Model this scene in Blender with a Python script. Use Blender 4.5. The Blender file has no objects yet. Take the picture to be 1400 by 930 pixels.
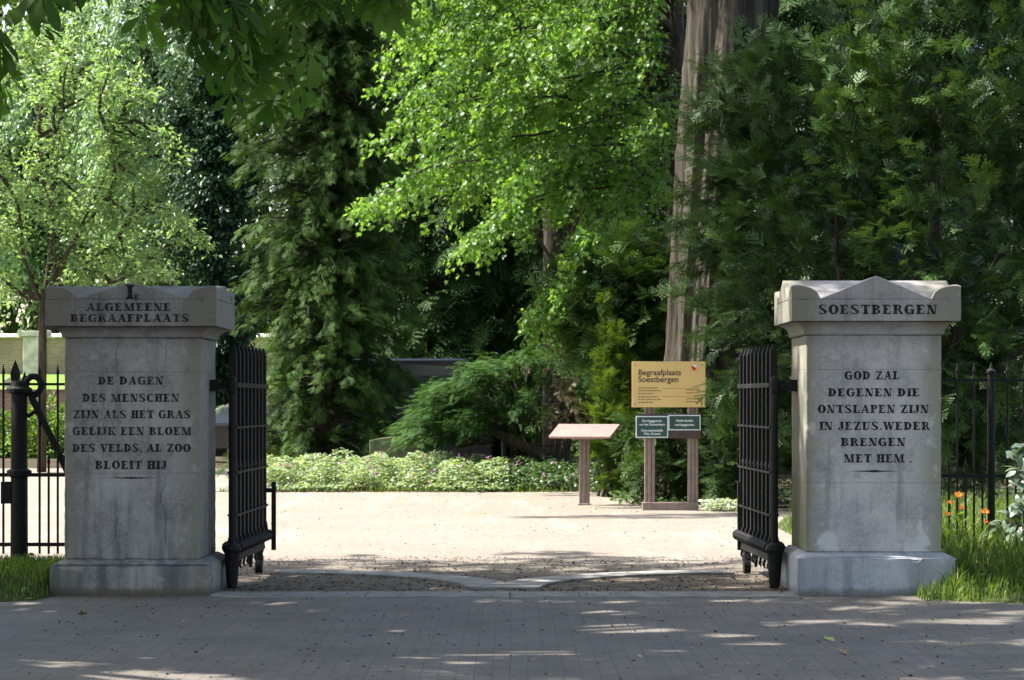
import bpy, math, random
import numpy as np
from mathutils import Vector, Matrix, Euler

# ---------------------------------------------------------------- camera, light, exposure
S = bpy.context.scene
COL = S.collection
F, CZ = 3630.0, 1.594                      # focal length in pixels of the 1400 px wide photo, eye height

cam_d = bpy.data.cameras.new('camera')
cam = bpy.data.objects.new('camera', cam_d)
COL.objects.link(cam)
cam.location = (0, 0, CZ)
cam.rotation_euler = (math.radians(90), 0, 0)
cam_d.sensor_width = 36
cam_d.lens = 36 * F / 1400
cam_d.shift_y = 84 / 1400
cam_d.clip_end = 2000
cam_d.dof.use_dof = True
cam_d.dof.focus_distance = 22.0
cam_d.dof.aperture_fstop = 11.0
S.camera = cam

SUN_EL = 55.0
hx, hy = 1.0, -0.12
hl = math.hypot(hx, hy)
ce, se = math.cos(math.radians(SUN_EL)), math.sin(math.radians(SUN_EL))
sun_dir = Vector((hx / hl * ce, hy / hl * ce, -se))
w = bpy.data.worlds.new('World')
S.world = w
w.use_nodes = True
nt = w.node_tree
sky = nt.nodes.new('ShaderNodeTexSky')
sky.sky_type = 'NISHITA'
sky.sun_disc = False
sky.sun_elevation = math.radians(SUN_EL)
sky.sun_rotation = math.atan2(-sun_dir.x, -sun_dir.y)
sky.air_density = 1.0
sky.dust_density = 2.0
bg = nt.nodes['Background']
bg.inputs['Strength'].default_value = 0.15
warm = nt.nodes.new('ShaderNodeMix')          # warm tint on the skylight, used as a white balance
warm.data_type, warm.blend_type = 'RGBA', 'MULTIPLY'
warm.inputs[0].default_value = 1
warm.inputs[7].default_value = (1.0, .92, .825, 1)
nt.links.new(sky.outputs[0], warm.inputs[6])
nt.links.new(warm.outputs[2], bg.inputs[0])
sun_d = bpy.data.lights.new('sun', 'SUN')
sun_d.energy = 4.9
sun_d.angle = math.radians(0.55)
sun_d.color = (1.0, 0.95, 0.86)
sun = bpy.data.objects.new('sun', sun_d)
COL.objects.link(sun)
sun.rotation_euler = sun_dir.to_track_quat('-Z', 'Y').to_euler()
sun.location = (-20, 0, 40)

S.view_settings.view_transform = 'Standard'
S.view_settings.look = 'None'
S.view_settings.gamma = 1
S.view_settings.exposure = 1.62
S.view_settings.use_curve_mapping = False
S.cycles.use_denoising = True
S.cycles.max_bounces = 7
S.cycles.diffuse_bounces = 4
S.cycles.transmission_bounces = 5
S.cycles.glossy_bounces = 2
S.cycles.sample_clamp_indirect = 6
S.cycles.use_adaptive_sampling = True
S.cycles.adaptive_threshold = 0.02


def at(px, py, Y):
    return Vector(((px - 700) * Y / F, Y, CZ - (py - 549) * Y / F))


# ---------------------------------------------------------------- object helpers
def tag(o, label=None, cat=None, group=None, kind=None):
    if label: o['label'] = label
    if cat: o['category'] = cat
    if group: o['group'] = group
    if kind: o['kind'] = kind
    return o


def thing(name, loc, label, cat, group=None):
    o = bpy.data.objects.new(name, None)
    o.empty_display_size = 0.2
    COL.objects.link(o)
    o.location = loc
    return tag(o, label, cat, group)


def base_of(p):
    v = Vector((0, 0, 0))
    while p is not None:
        v += Vector(p.location)
        p = p.parent
    return v


def link_mesh(name, me, mat, parent=None, loc=(0, 0, 0)):
    o = bpy.data.objects.new(name, me)
    COL.objects.link(o)
    if mat is not None:
        for m in (mat if isinstance(mat, (list, tuple)) else [mat]):
            me.materials.append(m)
    o.location = loc
    if parent is not None:
        o.parent = parent
    return o


def copy_tree(o, parent=None):
    c = o.copy()
    COL.objects.link(c)
    if parent is not None:
        c.parent = parent
    for ch in list(o.children):
        copy_tree(ch, c)
    return c


class MB:
    """collects shapes in world coordinates and links them as one mesh"""
    def __init__(s):
        s.v, s.f = [], []

    def add(s, vs, fs):
        n = len(s.v)
        s.v += [tuple(v) for v in vs]
        s.f += [tuple(i + n for i in f) for f in fs]
        return s

    def box(s, lo, hi, top=None, M=None):
        x0, y0, z0 = lo
        x1, y1, z1 = hi
        i = top or 0.0
        vs = [(x0, y0, z0), (x1, y0, z0), (x1, y1, z0), (x0, y1, z0),
              (x0 + i, y0 + i, z1), (x1 - i, y0 + i, z1), (x1 - i, y1 - i, z1), (x0 + i, y1 - i, z1)]
        if M is not None: vs = [M @ Vector(v) for v in vs]
        return s.add(vs, [(3, 2, 1, 0), (4, 5, 6, 7), (0, 1, 5, 4), (1, 2, 6, 5), (2, 3, 7, 6), (3, 0, 4, 7)])

    def tube(s, pts, rad, n=8, cap=True):
        pts = [Vector(p) for p in pts]
        if not isinstance(rad, (list, tuple, np.ndarray)): rad = [rad] * len(pts)
        vs, fs = [], []
        t0 = (pts[1] - pts[0]).normalized()
        a = t0.cross(Vector((0.13, 0.21, 0.97)))
        if a.length < 1e-3: a = t0.cross(Vector((1, 0, 0)))
        a.normalize()
        for k, p in enumerate(pts):
            t = (pts[min(k + 1, len(pts) - 1)] - pts[max(k - 1, 0)]).normalized()
            a = (a - t * a.dot(t)).normalized()
            b = t.cross(a)
            for j in range(n):
                g = 2 * math.pi * j / n
                vs.append(p + (a * math.cos(g) + b * math.sin(g)) * rad[k])
        for k in range(len(pts) - 1):
            for j in range(n):
                fs.append((k * n + j, k * n + (j + 1) % n, (k + 1) * n + (j + 1) % n, (k + 1) * n + j))
        if cap:
            fs.append(tuple(range(n - 1, -1, -1)))
            fs.append(tuple(range((len(pts) - 1) * n, len(pts) * n)))
        return s.add(vs, fs)

    def lathe(s, c, prof, n=16):
        c = Vector(c)
        vs, fs = [], []
        for r, z in prof:
            for j in range(n):
                g = 2 * math.pi * j / n
                vs.append(c + Vector((r * math.cos(g), r * math.sin(g), z)))
        for k in range(len(prof) - 1):
            for j in range(n):
                fs.append((k * n + j, k * n + (j + 1) % n, (k + 1) * n + (j + 1) % n, (k + 1) * n + j))
        fs.append(tuple(range(n - 1, -1, -1)))
        fs.append(tuple(range((len(prof) - 1) * n, len(prof) * n)))
        return s.add(vs, fs)

    def prism(s, poly, ext):
        """poly: 3-D points of one face, ext: extrusion vector"""
        n = len(poly)
        e = Vector(ext)
        vs = [Vector(p) for p in poly] + [Vector(p) + e for p in poly]
        fs = [tuple(range(n - 1, -1, -1)), tuple(range(n, 2 * n))]
        fs += [(i, (i + 1) % n, n + (i + 1) % n, n + i) for i in range(n)]
        return s.add(vs, fs)

    def build(s, name, mat, parent=None, smooth=False, bevel=0.0, seg=2, M=None, chip=0.0):
        off = base_of(parent) if parent is not None else Vector((0, 0, 0))
        vs = s.v if M is None else [tuple(M @ Vector(v)) for v in s.v]
        me = bpy.data.meshes.new(name)
        me.from_pydata([(x - off.x, y - off.y, z - off.z) for x, y, z in vs], [], s.f)
        import bmesh
        bm = bmesh.new()
        bm.from_mesh(me)
        bmesh.ops.recalc_face_normals(bm, faces=bm.faces)
        if chip:
            from mathutils import noise as mno
            eds = [e for e in bm.edges if len(e.link_faces) == 2 and e.calc_face_angle(0) > .5]
            for e in eds:
                k = int(e.calc_length() / .035)
                if k > 1: bmesh.ops.subdivide_edges(bm, edges=[e], cuts=k)
            big = [f for f in bm.faces if f.calc_area() > .03]
            bmesh.ops.inset_individual(bm, faces=big, thickness=.03, use_even_offset=True)
            sharp = {v for e in bm.edges if len(e.link_faces) == 2 and e.calc_face_angle(0) > .5 for v in e.verts}
            mv = []
            for v in sharp:
                nn = max(0, mno.noise(v.co * 5.0 + Vector((9, 3, 7)))) * .6 + max(0, mno.noise(v.co * 19.0) - .1) * .9
                mv.append((v, v.normal.copy() * (-chip * nn)))
            for v, d in mv: v.co += d
            bm.normal_update()
        bm.to_mesh(me)
        bm.free()
        if smooth:
            me.polygons.foreach_set('use_smooth', [True] * len(me.polygons))
        o = link_mesh(name, me, mat, parent)
        if bevel:
            b = o.modifiers.new('bevel', 'BEVEL')
            b.width = bevel
            b.segments = seg
            b.limit_method = 'ANGLE'
        return o


# ---------------------------------------------------------------- material helpers
class NM:
    def __init__(s, name):
        s.m = bpy.data.materials.new(name)
        s.m.use_nodes = True
        s.t = s.m.node_tree
        s.b = s.t.nodes['Principled BSDF']
        s.out = s.t.nodes['Material Output']
        s._c = None

    def n(s, k, **kw):
        x = s.t.nodes.new(k)
        for a, b in kw.items(): setattr(x, a, b)
        return x

    def put(s, sock, v):
        if isinstance(v, bpy.types.NodeSocket): s.t.links.new(v, sock)
        elif v is not None:
            if sock.type == 'RGBA' and len(v) == 3: v = (*v, 1)
            sock.default_value = v

    @property
    def co(s):
        if s._c is None: s._c = s.n('ShaderNodeTexCoord').outputs['Object']
        return s._c

    def map(s, scale=(1, 1, 1), rot=(0, 0, 0), loc=(0, 0, 0)):
        m = s.n('ShaderNodeMapping')
        s.put(m.inputs['Vector'], s.co)
        m.inputs['Scale'].default_value = scale
        m.inputs['Rotation'].default_value = rot
        m.inputs['Location'].default_value = loc
        return m.outputs[0]

    def noise(s, scale, detail=4, rough=.55, vec=None, dist=0):
        x = s.n('ShaderNodeTexNoise')
        s.put(x.inputs['Vector'], vec or s.co)
        x.inputs['Scale'].default_value = scale
        x.inputs['Detail'].default_value = detail
        x.inputs['Roughness'].default_value = rough
        x.inputs['Distortion'].default_value = dist
        return x.outputs['Fac']

    def rng(s, v, a, b, c=0.0, d=1.0):
        x = s.n('ShaderNodeMapRange')
        x.interpolation_type = 'SMOOTHSTEP'
        s.put(x.inputs[0], v)
        for i, q in enumerate((a, b, c, d)): x.inputs[i + 1].default_value = q
        return x.outputs[0]

    def mix(s, f, a, b, mode='MIX'):
        x = s.n('ShaderNodeMix', data_type='RGBA', blend_type=mode)
        s.put(x.inputs[0], f)
        s.put(x.inputs[6], a)
        s.put(x.inputs[7], b)
        return x.outputs[2]

    def math(s, op, a, b=None, c=None):
        x = s.n('ShaderNodeMath', operation=op)
        s.put(x.inputs[0], a)
        if b is not None: s.put(x.inputs[1], b)
        if c is not None: s.put(x.inputs[2], c)
        return x.outputs[0]

    def xyz(s, v=None):
        x = s.n('ShaderNodeSeparateXYZ')
        s.put(x.inputs[0], v or s.co)
        return x.outputs

    def attr(s, name):
        return s.n('ShaderNodeAttribute', attribute_name=name).outputs['Fac']

    def bump(s, h, strength=.5, dist=.01):
        x = s.n('ShaderNodeBump')
        x.inputs['Strength'].default_value = strength
        x.inputs['Distance'].default_value = dist
        s.put(x.inputs['Height'], h)
        s.t.links.new(x.outputs[0], s.b.inputs['Normal'])
        return x.outputs[0]

    def done(s, color, rough=.8, spec=.3, metal=0.0):
        s.put(s.b.inputs['Base Color'], color)
        s.put(s.b.inputs['Roughness'], rough)
        s.put(s.b.inputs['Specular IOR Level'], spec)
        s.put(s.b.inputs['Metallic'], metal)
        return s.m


def plain(name, c, rough=.6, spec=.3, metal=0.0, var=.25, scale=6.0, bump=0.0):
    q = NM(name)
    n = q.noise(scale, 6)
    col = q.mix(q.rng(n, .3, .7), tuple(x * (1 - var) for x in c), tuple(min(1, x * (1 + var)) for x in c))
    if bump: q.bump(q.noise(scale * 8, 4), bump, .004)
    return q.done(col, q.rng(n, .2, .8, rough * .85, min(1, rough * 1.15)), spec, metal)


def leafmat(name, dark, light, trans=.4, rough=.5, spec=.25, tcol=None):
    """leaves and needles: two natural tones per leaf, light passing through"""
    q = NM(name)
    c = q.mix(q.attr('tint'), dark, light)
    q.done(c, rough, spec)
    tr = q.n('ShaderNodeBsdfTranslucent')
    tc = q.mix(1.0, c, tcol or (1.9, 1.7, .55), 'MULTIPLY')
    q.put(tr.inputs[0], tc)
    mx = q.n('ShaderNodeMixShader')
    mx.inputs[0].default_value = trans
    q.t.links.new(q.b.outputs[0], mx.inputs[1])
    q.t.links.new(tr.outputs[0], mx.inputs[2])
    q.t.links.new(mx.outputs[0], q.out.inputs[0])
    return q.m


def barkmat(name, a, b, sx=9.0, sz=.7, st=.8):
    q = NM(name)
    v = q.map((sx, sx, sz))
    n = q.noise(1.6, 8, .65, v, .6)
    n2 = q.noise(1.2, 3)
    c = q.mix(q.rng(n, .35, .65), a, b)
    c = q.mix(q.rng(n2, .5, .75, 0, .35), c, (.075, .09, .045))
    q.bump(n, st, .03)
    return q.done(c, .9, .15)


def stone(name, tone, dark, edge, kind):
    """gate pillar stone: z up from the ground, x across, both in metres from the pillar's base"""
    q = NM(name)
    x, y, z = q.xyz()
    big = q.noise(2.2, 8, .62)
    fine = q.noise(45, 3, .7)
    streak = q.noise(1.0, 6, .6, q.map((9, 9, .8)))
    c = q.mix(q.rng(big, .35, .68), dark, tone)
    c = q.mix(q.rng(fine, .35, .7, 0, .3), c, tuple(v * 1.45 for v in tone))
    c = q.mix(q.math('MULTIPLY', q.rng(streak, .52, .68), .5), c, tuple(v * .55 for v in dark))
    # greenish brown weathering towards the arrises
    ax = q.math('ABSOLUTE', x)
    e = q.rng(q.math('ADD', ax, q.math('MULTIPLY', q.math('SUBTRACT', big, .5), .5)), .33, .56)
    c = q.mix(q.math('MULTIPLY', e, .75), c, edge)
    pt = q.noise(5.5, 7, .7, q.map((1, 1, 1), loc=(6, 2, 8)))
    c = q.mix(q.rng(pt, .56, .66, 0, .4), c, tuple(v * 1.35 for v in tone))
    c = q.mix(q.rng(pt, .42, .33, 0, .45), c, tuple(v * .6 for v in dark))
    # lichen specks
    sp = q.noise(28, 2, .5, q.map((1, 1, 1), loc=(3, 1, 4)))
    c = q.mix(q.rng(sp, .70, .75, 0, .55), c, (.36, .36, .33))
    # darker from the top of the shaft upwards
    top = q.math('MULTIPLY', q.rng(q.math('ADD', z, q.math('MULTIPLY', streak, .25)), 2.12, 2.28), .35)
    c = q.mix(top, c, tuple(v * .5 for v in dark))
    h = q.math('ADD', q.math('MULTIPLY', fine, .35), big)
    if kind == 'old':
        for x0, z0, z1 in ((-.115, .42, .90), (.27, .36, 1.02), (-.12, 1.70, 2.1), (.27, 1.86, 2.1)):
            wob = q.math('MULTIPLY', q.math('SUBTRACT', q.noise(2.6, 5, .55, q.map((0, 0, 1), loc=(x0 * 9, z0 * 7, 0))), .5), .30)
            dx = q.math('ABSOLUTE', q.math('SUBTRACT', q.math('ADD', x, wob), x0))
            line = q.rng(dx, .001, .006, 1, 0)
            seg = q.math('MULTIPLY', q.rng(z, z0, z0 + .05), q.rng(z, z1 - .05, z1, 1, 0))
            c = q.mix(q.math('MULTIPLY', q.math('MULTIPLY', line, seg), q.rng(streak, .35, .6, .2, .75)), c, (.035, .035, .035))
        # blackened lower half of the shaft, pale scuffs and brown damp on the plinth
        low = q.math('MULTIPLY', q.rng(q.math('ADD', z, q.math('MULTIPLY', q.noise(3.5, 5, .6), .9)), .75, 1.35, 1, 0), q.rng(streak, .38, .62))
        c = q.mix(q.math('MULTIPLY', low, .55), c, (.075, .077, .085))
        pl = q.rng(z, .22, .25, 1, 0)
        pale = q.math('MULTIPLY', pl, q.rng(q.noise(4.5, 4, .6, q.map((1, 1, 1.2), loc=(7, 0, 2))), .56, .62))
        c = q.mix(q.math('MULTIPLY', pale, .6), c, (.34, .32, .31))
        br = q.math('MULTIPLY', q.rng(q.math('ADD', z, q.math('MULTIPLY', big, .1)), .06, .13, 1, 0), .7)
        c = q.mix(br, c, (.13, .095, .07))
    if kind == 'clean':
        # pale mortar repairs at both foot corners, a light run below them
        for s_ in (-1, 1):
            d = q.math('ADD', q.math('ABSOLUTE', q.math('SUBTRACT', x, .38 * s_)), q.math('MULTIPLY', q.math('SUBTRACT', z, .345), .55))
            d = q.math('ADD', d, q.math('MULTIPLY', q.math('SUBTRACT', q.noise(7, 4, .6), .5), .3))
            m = q.math('MULTIPLY', q.rng(d, .10, .13, 1, 0), q.rng(z, .34, .35))
            c = q.mix(q.math('MULTIPLY', m, .85), c, (.52, .52, .53))
        g = q.math('MULTIPLY', q.rng(q.math('ADD', x, q.math('MULTIPLY', big, .16)), -.50, -.42, 1, 0), q.rng(z, .35, 1.3, 1, .3))
        c = q.mix(q.math('MULTIPLY', g, .8), c, (.13, .14, .055))
        sw = q.math('MULTIPLY', q.rng(q.noise(3, 4, .6, q.map((1, 1, 2.2), loc=(2, 5, 1))), .52, .66), q.rng(z, .5, .9, 1, 0))
        c = q.mix(q.math('MULTIPLY', sw, .4), c, (.19, .19, .23))
    if kind == 'plinth':
        c = q.mix(q.math('MULTIPLY', q.rng(streak, .45, .6), .45), c, (.23, .24, .27))
    # splashed dirt at the foot
    ft = q.rng(q.math('ADD', z, q.math('MULTIPLY', q.noise(6, 5, .6), .12)), .07, .14, 1, 0)
    c = q.mix(q.math('MULTIPLY', ft, .6), c, (.085, .075, .055))
    drip = q.rng(q.noise(1.0, 5, .65, q.map((16, 16, .45), loc=(2, 7, 5))), .56, .70, 0, .4)
    c = q.mix(drip, c, tuple(v * .45 for v in dark))
    # bed joints
    for zj in ((1.86, .92) if kind == 'clean' else (1.84, 1.0)):
        l = q.math('MULTIPLY', q.rng(q.math('ABSOLUTE', q.math('SUBTRACT', z, zj)), .001, .005, 1, 0), .45)
        c = q.mix(l, c, (.07, .07, .07))
    q.bump(h, .55, .006)
    return q.done(c, .85, .25)


# ---------------------------------------------------------------- numpy foliage
def nrm(a):
    return a / np.maximum(np.linalg.norm(a, axis=-1, keepdims=True), 1e-9)


def frames(d, up):
    """rotation matrices with columns side, direction, normal"""
    d = nrm(d)
    s = nrm(np.cross(d, up))
    n = np.cross(s, d)
    return np.stack([s, d, n], axis=2)


def tri_mesh(name, V, T, tint, mat, parent=None):
    off = base_of(parent) if parent is not None else Vector((0, 0, 0))
    V = V - np.array(off)
    me = bpy.data.meshes.new(name)
    me.vertices.add(len(V))
    me.vertices.foreach_set('co', V.astype(np.float32).ravel())
    me.loops.add(T.size)
    me.loops.foreach_set('vertex_index', T.astype(np.int32).ravel())
    me.polygons.add(len(T))
    me.polygons.foreach_set('loop_start', np.arange(0, T.size, 3, dtype=np.int32))
    a = me.attributes.new('tint', 'FLOAT', 'POINT')
    a.data.foreach_set('value', tint.astype(np.float32))
    me.update(calc_edges=True)
    return link_mesh(name, me, mat, parent)


def inst(tpls, P, R, Sc, rs, tint=None):
    """stamp templates (V,T) at P with rotations R and sizes Sc"""
    N = len(P)
    which = rs.integers(0, len(tpls), N)
    if tint is None: tint = rs.random(N)
    Vs, Ts, Is, o = [], [], [], 0
    for k, (V, T) in enumerate(tpls):
        ix = np.nonzero(which == k)[0]
        if not len(ix): continue
        W = np.einsum('nij,vj->nvi', R[ix], V) * Sc[ix][:, None, None] + P[ix][:, None, :]
        nv = len(V)
        Vs.append(W.reshape(-1, 3))
        Ts.append((T[None] + (np.arange(len(ix)) * nv)[:, None, None] + o).reshape(-1, 3))
        Is.append(np.repeat(tint[ix], nv))
        o += nv * len(ix)
    return np.concatenate(Vs), np.concatenate(Ts), np.concatenate(Is)


class Fol:
    def __init__(s): s.a = []

    def add(s, *a): s.a.append(a)

    def build(s, name, mat, parent=None):
        o, V, T, I = 0, [], [], []
        for v, t, i in s.a:
            V.append(v); T.append(t + o); I.append(i); o += len(v)
        return tri_mesh(name, np.concatenate(V), np.concatenate(T), np.concatenate(I), mat, parent)


def fan(outline, fold=0.0, centre=None):
    P = np.array([(x, y, abs(x) * fold) for x, y in outline], float)
    c = np.array([centre or (0, .35, 0)], float)
    V = np.concatenate([c, P])
    n = len(P)
    T = np.array([(0, i + 1, (i + 1) % n + 1) for i in range(n)])
    return V, T


# leaf shapes, 1 m long along +y
LEAF2 = [(np.array([(0, 0, 0), (.28, .45, .08), (0, 1, -.06), (-.28, .45, .08)]), np.array([(0, 1, 2), (0, 2, 3)])),
         (np.array([(0, 0, 0), (.24, .5, .14), (.03, 1, -.15), (-.25, .42, .10)]), np.array([(0, 1, 2), (0, 2, 3)]))]
LEAF6 = [(np.array([(0, 0, 0), (.17, .2, .05), (.24, .5, .09), (.12, .82, .02), (0, 1, -.1), (-.12, .82, .02), (-.24, .5, .09), (-.17, .2, .05)]),
          np.array([(0, 1, 7), (1, 2, 7), (2, 6, 7), (2, 3, 6), (3, 5, 6), (3, 4, 5)]))]
MAPLE = [fan([(0, 0), (.16, .1), (.42, .08), (.30, .30), (.52, .58), (.20, .52), (0, 1), (-.20, .52), (-.52, .58), (-.30, .30), (-.42, .08), (-.16, .1)], .12),
         fan([(0, 0), (.16, .1), (.42, .03), (.28, .30), (.46, .63), (.18, .55), (.04, 1), (-.22, .50), (-.55, .5), (-.30, .28), (-.40, .02), (-.16, .1)], .28)]


def chestnut_leaf(k):
    r = np.random.default_rng(k)
    V, T, o = [], [], 0
    for j in range(7):
        a = math.radians((j - 3) * 36 + r.normal(0, 5))
        L = (1, .92, .75, .5)[abs(j - 3)] * r.uniform(.9, 1.08)
        pr = np.array([(0, 0), (.03, .2), (.10, .5), (.155, .74), (.10, .9), (0, 1), (-.10, .9), (-.155, .74), (-.10, .5), (-.03, .2)]) * L
        z = -(pr[:, 1] ** 2) * r.uniform(.25, .55) + np.abs(pr[:, 0]) * .35
        x = pr[:, 0] * math.cos(a) + pr[:, 1] * math.sin(a)
        y = -pr[:, 0] * math.sin(a) + pr[:, 1] * math.cos(a)
        V.append(np.stack([x, y, z], 1))
        T.append(np.array([(0, 1, 9), (1, 2, 9), (2, 8, 9), (2, 3, 8), (3, 7, 8), (3, 4, 7), (4, 6, 7), (4, 5, 6)]) + o)
        o += 10
    return np.concatenate(V), np.concatenate(T)


CHEST = [chestnut_leaf(k) for k in range(4)]


def needle_row(p, d, L, wd, n, z0=0.0):
    d = np.array(d, float)
    s = np.array((d[1], -d[0]))
    V, T = [], []
    for i in range(n):
        t = (i + .3) / n * L
        wv = wd * (1 - .55 * (i / n)) * (.75 if i == 0 else 1)
        for sg in (1, -1):
            a = np.array(p) + d * (t - L / n * .42)
            b = np.array(p) + d * (t + L / n * .42)
            c = np.array(p) + d * (t + wv * .75) + s * sg * wv
            o = len(V)
            V += [(*a, z0), (*b, z0), (*c, z0 - .012)]
            T.append((o, o + 1, o + 2))
    return V, T


def frond(k, nside=4, ang=48, nm=7, ns=5, wd=.085, droop=.22, sl=.55):
    r = np.random.default_rng(100 + k)
    V, T = [], []
    def put(v, t):
        o = len(V)
        V.extend(v)
        T.extend([(a + o, b + o, c + o) for a, b, c in t])
    put(*needle_row((0, 0), (0, 1), 1, wd, nm))
    for i in range(nside):
        for sg in (1, -1):
            y = .12 + .7 * i / nside + r.uniform(-.04, .04)
            a = math.radians(ang + r.uniform(-9, 9)) * sg
            put(*needle_row((0, y), (math.sin(a), math.cos(a)), sl * (1 - .62 * i / nside) * r.uniform(.8, 1.15), wd * .85, ns, r.uniform(-.03, .03)))
    V = np.array(V, float)
    V[:, 2] -= droop * (V[:, 0] ** 2 * 1.2 + V[:, 1] ** 2)
    return V, np.array(T)


YEWF = [frond(k, 3, 42, 6, 5, .115, .10, .62) for k in range(4)]
SPRF = [frond(k + 7, 3, 44, 6, 5, .095, .16, .6) for k in range(4)]
HEMF = [frond(k, 4, 55, 7, 5, .085, .34, .6) for k in range(3)]
JUNF = [frond(k, 4, 32, 7, 5, .06, .16, .5) for k in range(3)]


def curve(p0, p1, arch, n, rs, wob=.0):
    p0, p1 = np.array(p0, float), np.array(p1, float)
    t = np.linspace(0, 1, n)[:, None]
    L = np.linalg.norm(p1 - p0)
    c = p0 * (1 - t) + p1 * t
    c[:, 2] += (4 * t * (1 - t))[:, 0] * arch
    if wob:
        a = rs.normal(0, wob * L, (3, 3))
        for k in range(3): c += a[k] * np.sin(math.pi * t * (k + 1)) / (k + 1)
    return c


def sample(path, t):
    n = len(path) - 1
    f = np.clip(t, 0, 1) * n
    i = np.minimum(f.astype(int), n - 1)
    u = (f - i)[:, None]
    return path[i] * (1 - u) + path[i + 1] * u, nrm(path[i + 1] - path[i])


def twigs_on(limbs, per_m, rs, t0=.25, spread=1.0, up=0.0, ln=(.4, 1.0)):
    """start, direction and length of the side twigs of a list of limbs"""
    P, D, L = [], [], []
    for c in limbs:
        ll = np.linalg.norm(np.diff(c, axis=0), axis=1).sum()
        n = max(3, int(ll * per_m))
        t = t0 + (1 - t0) * rs.random(n) ** .8
        p, d = sample(c, t)
        r = rs.normal(0, 1, (n, 3)) * spread
        r[:, 2] = r[:, 2] * .45 + up
        dd = nrm(d * .8 + r)
        P.append(p); D.append(dd); L.append(rs.uniform(*ln, n) * (1.15 - .5 * t))
        P.append(c[-1:]); D.append(d[-1:]); L.append(np.array([ln[0]]))
    return np.concatenate(P), np.concatenate(D), np.concatenate(L)


def leaves_on(P, D, L, n, droop, size, rs, flat=.35, hang=.45, jit=.06):
    N = len(P)
    s = (np.arange(n) + .6) / n
    p = P[:, None] + D[:, None] * (L[:, None] * s)[..., None]
    p[..., 2] -= droop * L[:, None] * s ** 2
    p = p + rs.normal(0, jit, p.shape)
    perp = nrm(np.cross(D, np.array((0, 0, 1.0))))
    sg = np.where(np.arange(n) % 2 == 0, 1, -1)
    d = D[:, None] * .55 + perp[:, None] * (sg[None, :, None] * .8) + rs.normal(0, .35, p.shape)
    d[..., 2] -= hang
    up = np.array((0, 0, 1.0)) + rs.normal(0, flat, p.shape)
    p, d, up = p.reshape(-1, 3), d.reshape(-1, 3), up.reshape(-1, 3)
    ti = np.clip(np.repeat(rs.random(N), n) * .55 + rs.random(N * n) * .45, 0, 1)
    return p, frames(d, up), rs.uniform(size[0], size[1], N * n), ti


def tree_limbs(rs, trunk, centre, radii, n, arch=.15, lo=.45, shell=(.75, 1.0), wob=.05, zmin=None, front=0.0):
    out = []
    trunk = np.array(trunk, float)
    for i in range(n):
        v = nrm(rs.normal(0, 1, 3))
        if front and rs.random() < front: v[1] = -abs(v[1])
        e = np.array(centre) + v * np.array(radii) * rs.uniform(*shell)
        if zmin is not None: e[2] = max(e[2], zmin)
        f = np.clip((e[2] - trunk[0, 2]) / (trunk[-1, 2] - trunk[0, 2]) - rs.uniform(.05, .3), lo, .97)
        s, _ = sample(trunk, np.array([f]))
        L = np.linalg.norm(e - s[0])
        out.append(curve(s[0], e, arch * L, 9, rs, wob))
    return out


def limb_tubes(mb, limbs, r0=.09, r1=.012, n=5):
    for c in limbs:
        k = len(c)
        mb.tube([tuple(p) for p in c], [r0 + (r1 - r0) * i / (k - 1) for i in range(k)], n, cap=False)


def trunk_obj(parent, pts, rad, mat, limbs=(), lr=(.09, .012), n=14):
    m = MB()
    m.tube(pts, rad, n)
    o = m.build('trunk', mat, parent, smooth=True)
    if len(limbs):
        b = MB()
        limb_tubes(b, limbs, *lr)
        b.build('limbs', mat, parent, smooth=True)
    return o


UP = np.array((0, 0, 1.0))

# ---------------------------------------------------------------- materials
M = {}
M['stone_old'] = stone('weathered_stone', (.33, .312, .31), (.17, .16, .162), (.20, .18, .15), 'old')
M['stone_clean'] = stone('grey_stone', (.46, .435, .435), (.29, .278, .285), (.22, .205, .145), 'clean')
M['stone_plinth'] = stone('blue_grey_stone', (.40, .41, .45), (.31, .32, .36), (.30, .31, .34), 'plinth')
q = NM('black_iron')
n = q.noise(24, 5, .65)
c = q.mix(q.rng(n, .3, .7), (.006, .006, .007), (.014, .013, .013))
c = q.mix(q.rng(q.noise(7, 6, .7), .60, .70, 0, .7), c, (.045, .024, .014))
q.bump(n, .35, .004)
M['iron'] = q.done(c, .6, .18)
q = NM('letter_paint')
M['letter'] = q.done(q.mix(q.rng(q.noise(16, 6, .7), .50, .70), (.020, .019, .021), (.105, .10, .098)), .85, .1)
M['bark_red'] = barkmat('fibrous_bark', (.018, .015, .012), (.094, .083, .063), 8, .45, 1.0)
M['bark_dark'] = barkmat('dark_bark', (.03, .026, .022), (.09, .075, .06), 12, 2.0)
M['bark_grey'] = barkmat('grey_brown_bark', (.035, .028, .022), (.09, .07, .052), 14, 1.5)
M['chestnut'] = leafmat('chestnut_leaf', (.030, .078, .014), (.085, .150, .030), .55, .5, .25, (1.4, 1.8, .5))
M['maple'] = leafmat('maple_leaf', (.058, .148, .028), (.155, .270, .065), .48, .4, .3, (1.9, 1.8, .6))
M['hornbeam'] = leafmat('hornbeam_leaf', (.075, .15, .050), (.28, .38, .17), .48, .28, .7, (1.5, 1.6, .75))
M['willow'] = leafmat('willow_leaf', (.11, .19, .09), (.27, .36, .21), .46, .35, .6, (1.4, 1.6, .95))
M['ivy'] = leafmat('ivy_leaf', (.014, .042, .022), (.040, .088, .042), .15, .4, .3)
M['wood'] = leafmat('wood_leaf', (.05, .10, .022), (.12, .19, .05), .4, .5, .25)
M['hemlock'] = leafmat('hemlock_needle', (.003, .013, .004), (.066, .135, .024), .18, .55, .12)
M['yew'] = leafmat('yew_needle', (.003, .013, .004), (.075, .150, .034), .14, .45, .25)
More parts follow.
